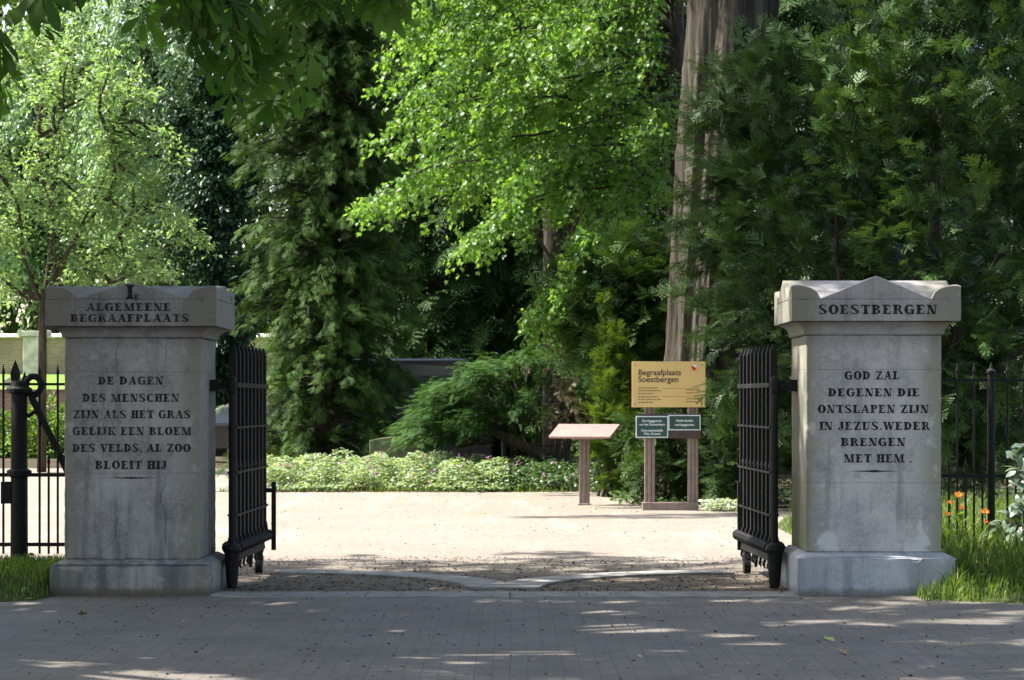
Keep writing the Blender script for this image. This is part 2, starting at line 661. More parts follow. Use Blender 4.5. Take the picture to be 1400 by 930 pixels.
M['goldyew'] = leafmat('golden_yew_needle', (.030, .072, .010), (.095, .155, .022), .3, .5, .2)
M['thuja'] = leafmat('thuja_needle', (.013, .036, .011), (.042, .086, .022), .15, .6, .12)
M['juniper'] = leafmat('juniper_needle', (.020, .070, .014), (.070, .15, .035), .22, .6, .15)
M['drytwig'] = leafmat('dry_juniper_twig', (.20, .16, .10), (.36, .30, .20), .1, .8, .2)
M['geranium'] = leafmat('geranium_leaf', (.11, .20, .08), (.37, .44, .29), .35, .5, .3)
M['ground_ivy'] = leafmat('bed_leaf', (.03, .07, .02), (.09, .15, .05), .3, .4, .5)
M['variegated'] = leafmat('variegated_leaf', (.22, .30, .20), (.50, .55, .42), .25, .5, .4)
M['fern'] = leafmat('border_leaf', (.06, .13, .02), (.13, .22, .04), .4, .45, .4)
M['grass'] = leafmat('grass_blade', (.022, .062, .009), (.17, .25, .050), .4, .45, .25)
M['laurel'] = leafmat('laurel_leaf', (.05, .09, .055), (.14, .19, .14), .2, .35, .5)
M['pink'] = leafmat('pink_petal', (.42, .10, .34), (.56, .24, .48), .3, .6, .3, (1, 1, 1))
M['orange'] = leafmat('orange_petal', (.50, .11, .01), (.62, .20, .01), .3, .6, .3, (1, 1, 1))
M['deadleaf'] = plain('dry_leaf', (.28, .19, .10), .8, .2, 0, .5, 20)
M['lime'] = plain('yellow_green_leaf', (.35, .38, .12), .7, .2, 0, .3, 20)
M['litter'] = leafmat('leaf_crumbs', (.03, .022, .015), (.13, .09, .05), .0, .9, .1)

q = NM('dark_earth')
n = q.noise(1.2, 8)
q.bump(q.noise(14, 6), .6, .03)
M['earth'] = q.done(q.mix(q.rng(n, .3, .7), (.035, .028, .02), (.085, .066, .045)), .95, .1)

q = NM('sandy_gravel')
fine = q.noise(38, 4, .75)
big = q.noise(.55, 6, .6)
gr2 = q.noise(11, 3, .75)
mid = q.noise(5.0, 5, .65, q.map((1, 2.5, 1)))
x, y, z = q.xyz()
c = q.mix(q.rng(fine, .34, .68), (.145, .129, .106), (.315, .290, .248))
c = q.mix(q.rng(gr2, .50, .66, 0, .5), c, (.13, .105, .085))
c = q.mix(q.rng(gr2, .46, .36, 0, .45), c, (.40, .365, .32))
c = q.mix(q.rng(mid, .52, .72, 0, .35), c, (.15, .12, .095))
c = q.mix(q.rng(big, .36, .62, 0, .45), c, (.20, .165, .14))
trk = q.noise(1.0, 5, .6, q.map((2.2, .16, 1), (0, 0, .12)))
c = q.mix(q.rng(trk, .52, .68, 0, .45), c, (.34, .31, .265))
c = q.mix(q.rng(q.noise(9, 6, .7, q.map((1, 1, 1), loc=(4, 2, 0))), .60, .70, 0, .6), c, (.13, .10, .07))
# leaf mould near the gate, darkened further to paint in the shade band
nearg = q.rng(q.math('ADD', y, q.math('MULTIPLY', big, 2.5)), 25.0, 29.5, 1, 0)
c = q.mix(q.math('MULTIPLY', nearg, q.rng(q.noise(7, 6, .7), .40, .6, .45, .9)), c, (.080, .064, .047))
# moss in front of the lectern
mo = q.math('MULTIPLY', q.rng(q.noise(1.1, 5, .6, q.map((.8, 1.3, 1))), .55, .66), q.math('MULTIPLY', q.rng(y, 35, 39), q.rng(x, -1.5, .2)))
c = q.mix(q.math('MULTIPLY', mo, .6), c, (.15, .165, .06))
q.bump(fine, .6, .015)
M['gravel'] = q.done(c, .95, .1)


def pavers(name, bw, bh, c1, c2, mort, off=.5, rot=0.0, msize=.006):
    q = NM(name)
    b = q.n('ShaderNodeTexBrick')
    wv = q.n('ShaderNodeVectorMath', operation='ADD')
    nz = q.n('ShaderNodeTexNoise')
    q.put(nz.inputs['Vector'], q.co)
    nz.inputs['Scale'].default_value = 2.5
    sc = q.n('ShaderNodeVectorMath', operation='SCALE')
    q.t.links.new(nz.outputs['Color'], sc.inputs[0])
    sc.inputs['Scale'].default_value = .018
    q.t.links.new(q.map((1, 1, 1), (0, 0, rot)), wv.inputs[0])
    q.t.links.new(sc.outputs[0], wv.inputs[1])
    q.t.links.new(wv.outputs[0], b.inputs['Vector'])
    b.offset = off
    b.inputs['Scale'].default_value = 1
    b.inputs['Brick Width'].default_value = bw
    b.inputs['Row Height'].default_value = bh
    b.inputs['Mortar Size'].default_value = msize
    b.inputs['Mortar Smooth'].default_value = .4
    b.inputs['Bias'].default_value = 0
    q.put(b.inputs['Color1'], c1)
    q.put(b.inputs['Color2'], c2)
    q.put(b.inputs['Mortar'], mort)
    fine = q.noise(60, 4, .7)
    big = q.noise(1.1, 6, .6)
    c = q.mix(q.rng(fine, .3, .7, 0, .35), b.outputs['Color'], tuple(v * 1.7 for v in c1))
    c = q.mix(q.rng(big, .42, .7, 0, .5), c, tuple(v * .62 for v in c2))
    c = q.mix(q.rng(q.noise(3.5, 6, .7, q.map((1, 1.6, 1), loc=(5, 3, 0))), .54, .70, 0, .65), c, (.085, .058, .045))
    c = q.mix(q.rng(q.noise(2.1, 5, .65, q.map((1, 1, 1), loc=(1, 9, 0))), .58, .72, 0, .45), c, (.115, .12, .06))
    h = q.math('ADD', q.math('MULTIPLY', fine, .25), q.math('MULTIPLY', b.outputs['Fac'], -1.0))
    q.bump(h, .5, .006)
    return q.done(c, .75, .3)


M['pave'] = pavers('driveway_brick', .21, .105, (.142, .124, .110), (.110, .096, .086), (.092, .080, .070), rot=math.radians(90))
M['slab'] = pavers('grey_paving_slab', .45, .30, (.130, .117, .102), (.104, .094, .083), (.050, .052, .038), .5, 0, .009)
M['kerbstone'] = plain('threshold_stone', (.205, .197, .183), .85, .3, 0, .3, 5, .4)
M['asphalt'] = plain('asphalt', (.06, .06, .062), .9, .2, 0, .3, 3, .4)


def brickwall(name, c1, c2, mort, mx):
    q = NM(name)
    b = q.n('ShaderNodeTexBrick')
    q.t.links.new(q.map((1, 1, 1), (math.radians(90), 0, 0)), b.inputs['Vector'])
    b.inputs['Scale'].default_value = 1
    b.inputs['Brick Width'].default_value = .23
    b.inputs['Row Height'].default_value = .075
    b.inputs['Mortar Size'].default_value = .011
    q.put(b.inputs['Color1'], c1)
    q.put(b.inputs['Color2'], c2)
    q.put(b.inputs['Mortar'], mort)
    n = q.noise(1.3, 6)
    c = q.mix(q.rng(n, .4, .7, 0, .5), b.outputs['Color'], mx)
    return q.done(c, .9, .2)


M['brick'] = brickwall('brown_brick', (.24, .165, .10), (.33, .225, .14), (.38, .34, .27), (.17, .13, .085))
M['redbrick'] = brickwall('red_brick', (.33, .17, .10), (.40, .22, .13), (.34, .29, .23), (.22, .13, .08))
M['coping'] = plain('pale_coping_stone', (.47, .43, .37), .85, .2, 0, .3, 3, .3)
M['lawn'] = plain('lawn', (.13, .22, .035), .9, .1, 0, .25, 2)
M['verge'] = plain('verge_soil', (.045, .06, .02), .95, .1, 0, .4, 4, .4)
M['gold'] = plain('mustard_board', (.60, .42, .155), .45, .4, 0, .06, 3)
M['ink'] = plain('board_lettering', (.06, .045, .03), .6, .2, 0, .1, 5)
M['ink_soft'] = plain('small_board_lettering', (.24, .17, .08), .6, .2, 0, .1, 5)
M['green'] = plain('dark_green_plate', (.012, .052, .038), .35, .5, 0, .15, 5)
M['white'] = plain('white_paint', (.72, .74, .72), .5, .4, 0, .06, 5)
M['red'] = plain('emblem_red', (.55, .03, .03), .5, .3, 0, .1, 5)
M['post'] = plain('brown_post', (.20, .145, .12), .6, .35, 0, .18, 14, .25)
M['backboard'] = plain('dark_brown_board', (.055, .035, .03), .5, .4, 0, .2, 8)
M['lectern'] = plain('red_brown_panel', (.31, .195, .18), .3, .6, 0, .06, 4)
M['grave'] = plain('mossy_headstone', (.14, .15, .085), .9, .2, 0, .4, 7, .6)
M['grave_dark'] = plain('dark_headstone', (.045, .042, .045), .7, .3, 0, .4, 7, .4)
M['grave_pale'] = plain('pale_headstone', (.36, .30, .27), .8, .3, 0, .25, 7, .4)
M['vanpaint'] = plain('dark_blue_paint', (.014, .020, .032), .15, .6, 0, .1, 2)
M['carpaint'] = plain('dark_grey_paint', (.065, .062, .064), .22, .6, .2, .1, 2)
M['glass'] = plain('dark_window_glass', (.02, .025, .03), .08, .8, 0, .1, 2)
M['tyre'] = plain('tyre_rubber', (.02, .02, .02), .8, .2, 0, .2, 9)
M['alloy'] = plain('wheel_metal', (.35, .35, .36), .35, .5, .8, .1, 5)
M['lampglass'] = plain('headlamp_glass', (.6, .62, .62), .15, .7, 0, .05, 5)
M['rubber'] = plain('black_trim', (.02, .02, .022), .6, .3, 0, .2, 9)

# ---------------------------------------------------------------- the setting
def sheet(name, poly, z, mat, kind='structure', sub=0):
    m = MB()
    m.add([(x, y, z) for x, y in poly], [tuple(range(len(poly)))])
    return tag(m.build(name, mat), kind=kind)


sheet('ground', [(-450, -250), (450, -250), (450, 900), (-450, 900)], -.012, M['earth'])
sheet('street', [(-60, -30), (60, -30), (60, 8.5), (-60, 8.5)], -.008, M['asphalt'])
sheet('pavement', [(-40, 8.5), (40, 8.5), (40, 22.4), (-40, 22.4)], -.004, M['slab'])
sheet('driveway', [(-2.68, 7.5), (2.68, 7.5), (2.68, 21.55), (-2.68, 21.55)], 0.0, M['pave'])
# the court of gravel: an uneven sheet with a wandering border
rs = np.random.default_rng(3)
edge = [(-22, 22.4)] + [(-22 + 35 * i / 30 + 0, 22.4) for i in range(1, 31)]
far = []
for i in range(40):
    xx = 13 - 35 * i / 39
    base = 47.6 if xx < 2 else max(38.5, 47.6 - (xx - 2) * 5.5)
    if xx < -4.6: base = 63.5
    far.append((xx, base + rs.normal(0, .12)))
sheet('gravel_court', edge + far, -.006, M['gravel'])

# threshold: a long stone sill and two curved stone tracks for the gate wheels
m = MB()
for x0, x1 in ((-2.47, -1.2), (-1.195, -.02), (-.012, .55), (.555, 1.6), (1.605, 2.34)):
    m.box((x0, 21.56, -.05), (x1, 22.12, .012))
sill = tag(m.build('threshold', M['kerbstone'], bevel=.006), kind='structure')
m = MB()
for sx, H in ((1, (-2.42, 22.5)), (-1, (2.28, 22.5))):
    ri, ro = 2.04, 2.46
    for k in range(6):
        a0 = math.radians(2 + 82 * k / 6)
        a1 = math.radians(2 + 82 * (k + 1) / 6 - .25)
        ring = []
        for s in range(6):
            a = a0 + (a1 - a0) * s / 5
            ring.append((H[0] + sx * ro * math.cos(a), H[1] + ro * math.sin(a), -.05))
        for s in range(5, -1, -1):
            a = a0 + (a1 - a0) * s / 5
            ring.append((H[0] + sx * ri * math.cos(a), H[1] + ri * math.sin(a), -.05))
        m.prism(ring, (0, 0, .066 + .003 * (sx > 0)))
tag(m.build('wheel_track', M['kerbstone'], bevel=.005), kind='structure')


def mound(name, x0, x1, y0, y1, hfun, mat, nx=40, ny=30):
    vs, fs = [], []
    for j in range(ny + 1):
        for i in range(nx + 1):
            xx, yy = x0 + (x1 - x0) * i / nx, y0 + (y1 - y0) * j / ny
            vs.append((xx, yy, hfun(xx, yy)))
    for j in range(ny):
        for i in range(nx):
            a = j * (nx + 1) + i
            fs.append((a, a + 1, a + nx + 2, a + nx + 1))
    m = MB().add(vs, fs)
    return tag(m.build(name, mat, smooth=True), kind='structure')


def sst(a, b, v):
    t = min(1, max(0, (v - a) / (b - a)))
    return t * t * (3 - 2 * t)


def h_left(xx, yy):
    e = sst(20.85 + .12 * math.sin(xx * 3), 22.2, yy + .35 * (-3.9 - xx)) * sst(24.5, 23.6, yy) * sst(-3.72, -3.9, xx)
    return -.03 + .19 * e


def h_right(xx, yy):
    d = yy - 20.9 + .55 * (xx - 3.6)
    return -.03 + .21 * sst(.0, 1.6, d) * sst(3.3, 3.6, xx)


mound('verge_left', -9, -3.5, 19.5, 24.6, h_left, M['verge'])
mound('verge_right', 3.2, 9, 18.5, 34, h_right, M['verge'], 40, 60)

# raised lawn behind the low retaining wall
m = MB()
m.add([(-60, 80.2, 1.95), (8, 80.2, 1.95), (8, 96, 2.62), (-60, 96, 2.62), (8, 120, 2.7), (-60, 120, 2.7)], [(0, 1, 2, 3), (3, 2, 4, 5)])
tag(m.build('lawn', M['lawn']), kind='structure')

# ---------------------------------------------------------------- lettering cut for the pillars: fat slab serif capitals
TK, TN = .32, .13


def ring(cx, cy, rx, ry, a0, a1, wx, wy, n=14):
    out = []
    for k in range(n):
        q4 = []
        for a in (a0 + (a1 - a0) * k / n, a0 + (a1 - a0) * (k + 1) / n):
            c_, s_ = math.cos(math.radians(a)), math.sin(math.radians(a))
            q4.append(((cx + rx * c_, cy + ry * s_), (cx + (rx - wx) * c_, cy + (ry - wy) * s_)))
        out.append([q4[0][0], q4[1][0], q4[1][1], q4[0][1]])
    return out


def rect(x0, y0, x1, y1): return [(x0, y0), (x1, y0), (x1, y1), (x0, y1)]


def stem(x, w=TK, s=.11, y0=0, y1=1, top=True, bot=True):
    o = [rect(x, y0, x + w, y1)]
    if bot: o += [rect(x - s, y0, x + w + s, y0 + TN), [(x - s * .5, y0 + TN), (x + w + s * .5, y0 + TN), (x + w, y0 + .2), (x, y0 + .2)]]
    if top: o += [rect(x - s, y1 - TN, x + w + s, y1), [(x - s * .5, y1 - TN), (x, y1 - .2), (x + w, y1 - .2), (x + w + s * .5, y1 - TN)]]
    return o


def bar(x0, y0, x1, y1, w):
    return [[(x0, y0), (x0 + w, y0), (x1 + w, y1), (x1, y1)]]


def sf(x0, x1, y): return [rect(x0, y, x1, y + TN)]


def glyph(ch):
    a = .11
    if ch == 'I': return stem(a), .49
    if ch == 'E': return stem(a) + [rect(a, 0, .80, TN), rect(a, 1 - TN, .76, 1), rect(a, .46, .58, .46 + TN), [(.80, 0), (.86, .33), (.80, .33), (.70, TN)], [(.76, 1), (.81, .68), (.75, .68), (.66, 1 - TN)], rect(.53, .34, .59, .68)], .92
    if ch == 'F': return stem(a) + [rect(a, 1 - TN, .76, 1), rect(a, .46, .58, .46 + TN), [(.76, 1), (.81, .68), (.75, .68), (.66, 1 - TN)], rect(.53, .34, .59, .68)], .86
    if ch == 'L': return stem(a) + [rect(a, 0, .78, TN), [(.78, 0), (.85, .40), (.79, .40), (.66, TN)]], .90
    if ch == 'T': return stem(.34, top=False) + [rect(.04, 1 - TN, .91, 1), [(.04, 1), (0, .66), (.06, .66), (.15, 1 - TN)], [(.91, 1), (.95, .66), (.89, .66), (.80, 1 - TN)]], .95
    if ch == 'H': return stem(a) + stem(.62) + [rect(.3, .45, .7, .45 + TN)], 1.0
    if ch == 'D': return stem(a) + ring(.36, .5, .58, .5, -90, 90, TK, TN) + [rect(.2, 0, .37, TN), rect(.2, 1 - TN, .37, 1)], 1.0
    if ch == 'B': return stem(a) + ring(.40, .745, .42, .255, -90, 90, .25, .09) + ring(.40, .265, .50, .265, -90, 90, .27, .09) + [rect(.2, 0, .41, TN), rect(.2, 1 - TN, .41, 1), rect(.2, .47, .42, .56)], .96
    if ch == 'P': return stem(a) + ring(.40, .715, .46, .285, -90, 90, .26, .09) + [rect(.2, 1 - TN, .41, 1), rect(.2, .43, .41, .52)], .90
    if ch == 'R': return stem(a) + ring(.40, .73, .44, .27, -90, 90, .25, .09) + [rect(.2, 1 - TN, .41, 1), rect(.2, .46, .45, .55)] + bar(.70, .08, .46, .52, .24) + [rect(.72, 0, 1.02, TN)] + [[(.66, .2), (.72, 0), (.92, 0), (.91, .2)]], 1.02
    if ch == 'O': return ring(.5, .5, .5, .52, 0, 360, TK + .02, TN, 26), 1.0
    if ch == 'C': return ring(.5, .5, .5, .52, 42, 322, TK + .02, TN, 22) + [rect(.83, .62, .89, 1.0), [(.78, .84), (.86, .96), (.86, .7)]], .93
    if ch == 'G': return ring(.5, .5, .5, .52, 42, 300, TK + .02, TN, 22) + [rect(.83, .62, .89, 1.0), rect(.68, 0, .93, .42), rect(.56, .40, 1.02, .40 + TN)], 1.04
    if ch == 'J': return [rect(.32, .2, .32 + TK, 1), rect(.2, 1 - TN, .70, 1)] + ring(.30, .2, .29, .24, -180, 0, .14, .09) + ring(.14, .22, .11, .11, 0, 360, .109, .109), .72
    if ch == 'U': return stem(.11, bot=False) + [rect(.11, .36, .11 + TK, 1), rect(.76, .36, .85, 1), rect(.64, 1 - TN, .97, 1)] + [[(.11 + (TK if k else 0), .36) for k in (0, 1)] + [(.38, .3), (.12, .3)]] + ring(.48, .36, .37, .38, 180, 360, .20, .12), .98
    if ch == 'N': return [rect(.14, 0, .23, 1), rect(.80, 0, .89, 1), rect(0, 0, .37, TN), rect(.66, 1 - TN, 1.02, 1), rect(0, 1 - TN, .2, 1)] + bar(.58, 0, .10, 1, .30), 1.02
    if ch == 'M': return [rect(.14, 0, .22, 1), rect(.94, 0, 1.20, 1), rect(0, 0, .36, TN), rect(.80, 0, 1.32, TN), rect(.02, 1 - TN, .2, 1), rect(1.1, 1 - TN, 1.32, 1)] + bar(.54, 0, .12, 1, .28) + bar(.60, 0, .92, 1, .10), 1.34
    if ch == 'A': return bar(.10, 0, .46, 1, .10) + bar(.68, 0, .38, 1, .28) + [rect(.24, .28, .76, .28 + TN), rect(0, 0, .32, TN), rect(.58, 0, 1.06, TN)], 1.04
    if ch == 'V': return bar(.40, 0, .10, 1, .28) + bar(.52, 0, .80, 1, .10) + [rect(0, 1 - TN, .48, 1), rect(.68, 1 - TN, 1.02, 1)], 1.0
    if ch == 'W': return bar(.34, 0, .10, 1, .27) + bar(.46, 0, .66, 1, .09) + bar(.84, 0, .60, 1, .27) + bar(.96, 0, 1.20, 1, .09) + [rect(0, 1 - TN, .48, 1), rect(1.08, 1 - TN, 1.40, 1)], 1.38
    if ch == 'Z': return [rect(.06, 0, .88, TN), rect(.08, 1 - TN, .86, 1), [(.88, 0), (.93, .36), (.87, .36), (.76, TN)], [(.08, 1), (.03, .68), (.09, .68), (.2, 1 - TN)]] + bar(.06, .02, .58, .98, .29), .94
    if ch == 'K': return stem(a) + bar(.36, .42, .74, .95, .10) + bar(.68, .05, .44, .56, .26) + [rect(.66, 1 - TN, 1.0, 1), rect(.62, 0, 1.06, TN)], 1.06
    if ch == 'S': return ring(.44, .745, .38, .275, 30, 200, .25, .10) + ring(.44, .265, .42, .285, -150, 15, .26, .10) + [[(.08, .66), (.34, .70), (.86, .30), (.60, .22)], [(.10, .60), (.18, .80), (.62, .52), (.5, .40)], [(.40, .58), (.52, .62), (.84, .36), (.80, .22)], rect(.74, .66, .80, 1.0), rect(.05, 0, .11, .36)], .90
    if ch == '.': return [rect(.04, 0, .24, .2)], .28
    return [], .42


def words(mb, text, X0, X1, Z0, Z1, Y):
    """slab serif capitals between X0..X1, Z0..Z1 on a wall facing the camera at depth Y"""
    gl = [glyph(c) for c in text]
    sp = .10
    W = sum(g[1] for g in gl) + sp * (len(gl) - 1)
    sx, sz = (X1 - X0) / W, Z1 - Z0
    x = 0
    k = 0
    for polys, wd in gl:
        for p in polys:
            k += 1
            y = Y - .0012 - .00012 * (k % 5)
            mb.add([(X0 + (x + a) * sx, y, Z0 + b * sz) for a, b in p], [tuple(range(len(p)))])
        x += wd + sp


def words_px(mb, text, x0, x1, y0, y1, Y):
    a, b = at(x0, y1, Y), at(x1, y0, Y)
    words(mb, text, a.x, b.x, a.z, b.z, Y)


# ---------------------------------------------------------------- gate pillars
def pillar(sh, bs, blk, zz, mats, label, heads, verse, rule):
    """sh, bs, blk: X range of shaft, plinth and cap; zz: heights"""
    zpl, zs0, zs1, zb, zp, zear, zapex, zridge = zz
    cx = (sh[0] + sh[1]) / 2
    root = thing('gate_pillar', (cx, 22.57, 0), label, 'pillar', 'stone pillars of the cemetery gate')
    m = MB()
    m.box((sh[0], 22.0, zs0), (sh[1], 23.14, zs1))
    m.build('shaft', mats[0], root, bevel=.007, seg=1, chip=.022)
    m = MB()
    m.box((bs[0], 21.87, -.05), (bs[1], 23.27, zpl))
    d = .09
    vs = []
    for (x0, y0, x1, y1, z) in ((bs[0], 21.87, bs[1], 23.27, zpl), (sh[0] - .02, 21.98, sh[1] + .02, 23.16, zs0)):
        vs += [(x0, y0, z), (x1, y0, z), (x1, y1, z), (x0, y1, z)]
    m.add(vs, [(4, 5, 6, 7), (0, 1, 5, 4), (1, 2, 6, 5), (2, 3, 7, 6), (3, 0, 4, 7)])
    m.build('plinth', mats[1], root, bevel=.009, seg=1, chip=.026)
    # cove under the cap
    m = MB()
    prof = []
    for k in range(9):
        t = k / 8
        prof.append((1 - math.cos(t * math.pi / 2) ** .9, t))
    prof = [(0.02, 0), (.10, .02), (.16, .12)] + [(.16 + .74 * (1 - math.sqrt(max(0, 1 - t * t))), .12 + .83 * t) for t in (.2, .4, .6, .8, .95, 1.0)] + [(.93, .95)]
    rows = []
    for u, t in prof:
        z = zs1 + (zb - zs1) * t
        x0, x1 = sh[0] + (blk[0] + .01 - sh[0]) * u, sh[1] + (blk[1] - .01 - sh[1]) * u
        y0, y1 = 22.0 + (21.86 - 22.0) * u, 23.14 + (23.28 - 23.14) * u
        rows += [(x0, y0, z), (x1, y0, z), (x1, y1, z), (x0, y1, z)]
    fs = []
    for k in range(len(prof) - 1):
        for j in range(4):
            fs.append((k * 4 + j, k * 4 + (j + 1) % 4, k * 4 + 4 + (j + 1) % 4, k * 4 + 4 + j))
    m.add(rows, fs)
    m.build('cornice', mats[0], root, bevel=.004)
    y0, y1 = 21.85, 23.29
    cap = MB()
    cap.box((blk[0], y0, zb), (blk[1], y1, zp))
    cap_o = cap.build('cap', mats[0], root, bevel=.003, seg=1, chip=.007)
    a = .24
    mx, my = (blk[0] + blk[1]) / 2, (y0 + y1) / 2
    m = MB()
    # cross roof: one gable to the front and back, one to the sides
    fx0, fx1 = blk[0] + a * .98, blk[1] - a * .98
    m.prism([(fx0, y0 + .001, zp + .001), (fx1, y0 + .001, zp + .001), (mx, y0 + .001, zapex)], (0, y1 - y0 - .002, 0))
    m.build('pediment', mats[0], root, bevel=.005)
    m = MB()
    gy0, gy1 = y0 + a * .98, y1 - a * .98
    m.prism([(blk[0] + .001, gy0, zp + .002), (blk[0] + .001, gy1, zp + .002), (blk[0] + .001, my, zridge)], (blk[1] - blk[0] - .002, 0, 0))
    m.build('roof_slope', mats[0], root, bevel=.005)
    for (ex, ey, sx, sy) in ((blk[0], y0, 1, 1), (blk[1], y0, -1, 1), (blk[0], y1, 1, -1), (blk[1], y1, -1, -1)):
        m = MB()
        n = 9
        H = zear - zp
        vs, fs = [], []
        for j in range(n + 1):
            for i in range(n + 1):
                u, v = i / n, j / n
                h = math.sqrt(max(0, 1 - u ** 2.2)) * math.sqrt(max(0, 1 - v ** 2.2)) * (1 - .10 * max(0, 1 - u * 6) ** 2) * (1 - .10 * max(0, 1 - v * 6) ** 2)
                vs.append((ex + sx * (u * a + .0015), ey + sy * (v * a + .0015), zp + .0005 + H * h))
        for j in range(n):
            for i in range(n):
                q_ = j * (n + 1) + i
                fs.append((q_, q_ + 1, q_ + n + 2, q_ + n + 1))
        b0 = len(vs)
        fr = [i for i in range(n + 1)]
        lf = [j * (n + 1) for j in range(n + 1)]
        for src in (fr, lf):
            s0 = len(vs)
            vs += [(vs[i][0], vs[i][1], zp + .0005) for i in src]
            for k in range(n):
                fs.append((src[k], src[k + 1], s0 + k + 1, s0 + k))
        m.add(vs, fs)
        m.build('corner_ear', mats[0], root)
    m = MB()
    for t, x0, x1, ya, yb in heads: words_px(m, t, x0, x1, ya, yb, y0)
    m.build('heading', M['letter'], root)
    m = MB()
    for t, x0, x1, ya, yb in verse: words_px(m, t, x0, x1, ya, yb, 22.0)
    p, r = at(rule[0], rule[2], 22.0), at(rule[1], rule[2], 22.0)
    mid = (p.x + r.x) / 2
    m.add([(p.x, 21.9985, p.z), (mid - .05, 21.9985, p.z - .006), (mid, 21.9985, p.z - .010), (mid + .05, 21.9985, p.z - .006), (r.x, 21.9985, p.z), (mid + .05, 21.9985, p.z + .006), (mid, 21.9985, p.z + .010), (mid - .05, 21.9985, p.z + .006)], [tuple(range(8))])
    m.build('verse', M['letter'], root)
    return root


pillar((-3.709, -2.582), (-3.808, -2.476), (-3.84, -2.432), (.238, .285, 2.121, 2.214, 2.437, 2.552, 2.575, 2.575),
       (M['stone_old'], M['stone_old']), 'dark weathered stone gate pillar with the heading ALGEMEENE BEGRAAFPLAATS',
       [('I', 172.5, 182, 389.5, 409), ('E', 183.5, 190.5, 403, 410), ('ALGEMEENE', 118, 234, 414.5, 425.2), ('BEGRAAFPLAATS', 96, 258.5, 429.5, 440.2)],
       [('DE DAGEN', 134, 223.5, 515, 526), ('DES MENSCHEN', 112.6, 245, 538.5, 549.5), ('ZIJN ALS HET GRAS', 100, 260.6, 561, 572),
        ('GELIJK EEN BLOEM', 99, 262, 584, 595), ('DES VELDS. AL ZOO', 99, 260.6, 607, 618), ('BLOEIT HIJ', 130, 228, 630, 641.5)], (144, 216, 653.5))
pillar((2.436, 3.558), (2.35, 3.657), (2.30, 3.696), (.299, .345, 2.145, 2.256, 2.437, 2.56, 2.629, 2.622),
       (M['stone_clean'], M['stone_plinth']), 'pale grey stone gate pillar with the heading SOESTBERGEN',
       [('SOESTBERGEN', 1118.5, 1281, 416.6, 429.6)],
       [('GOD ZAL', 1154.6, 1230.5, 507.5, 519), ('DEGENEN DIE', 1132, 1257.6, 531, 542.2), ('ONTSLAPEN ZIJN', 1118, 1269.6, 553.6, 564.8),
        ('IN JEZUS.WEDER', 1120, 1271.5, 576.8, 588), ('BRENGEN', 1149.5, 1238, 598.8, 610), ('MET HEM .', 1153.7, 1246.5, 621, 632.5)], (1159, 1231.7, 644.3))


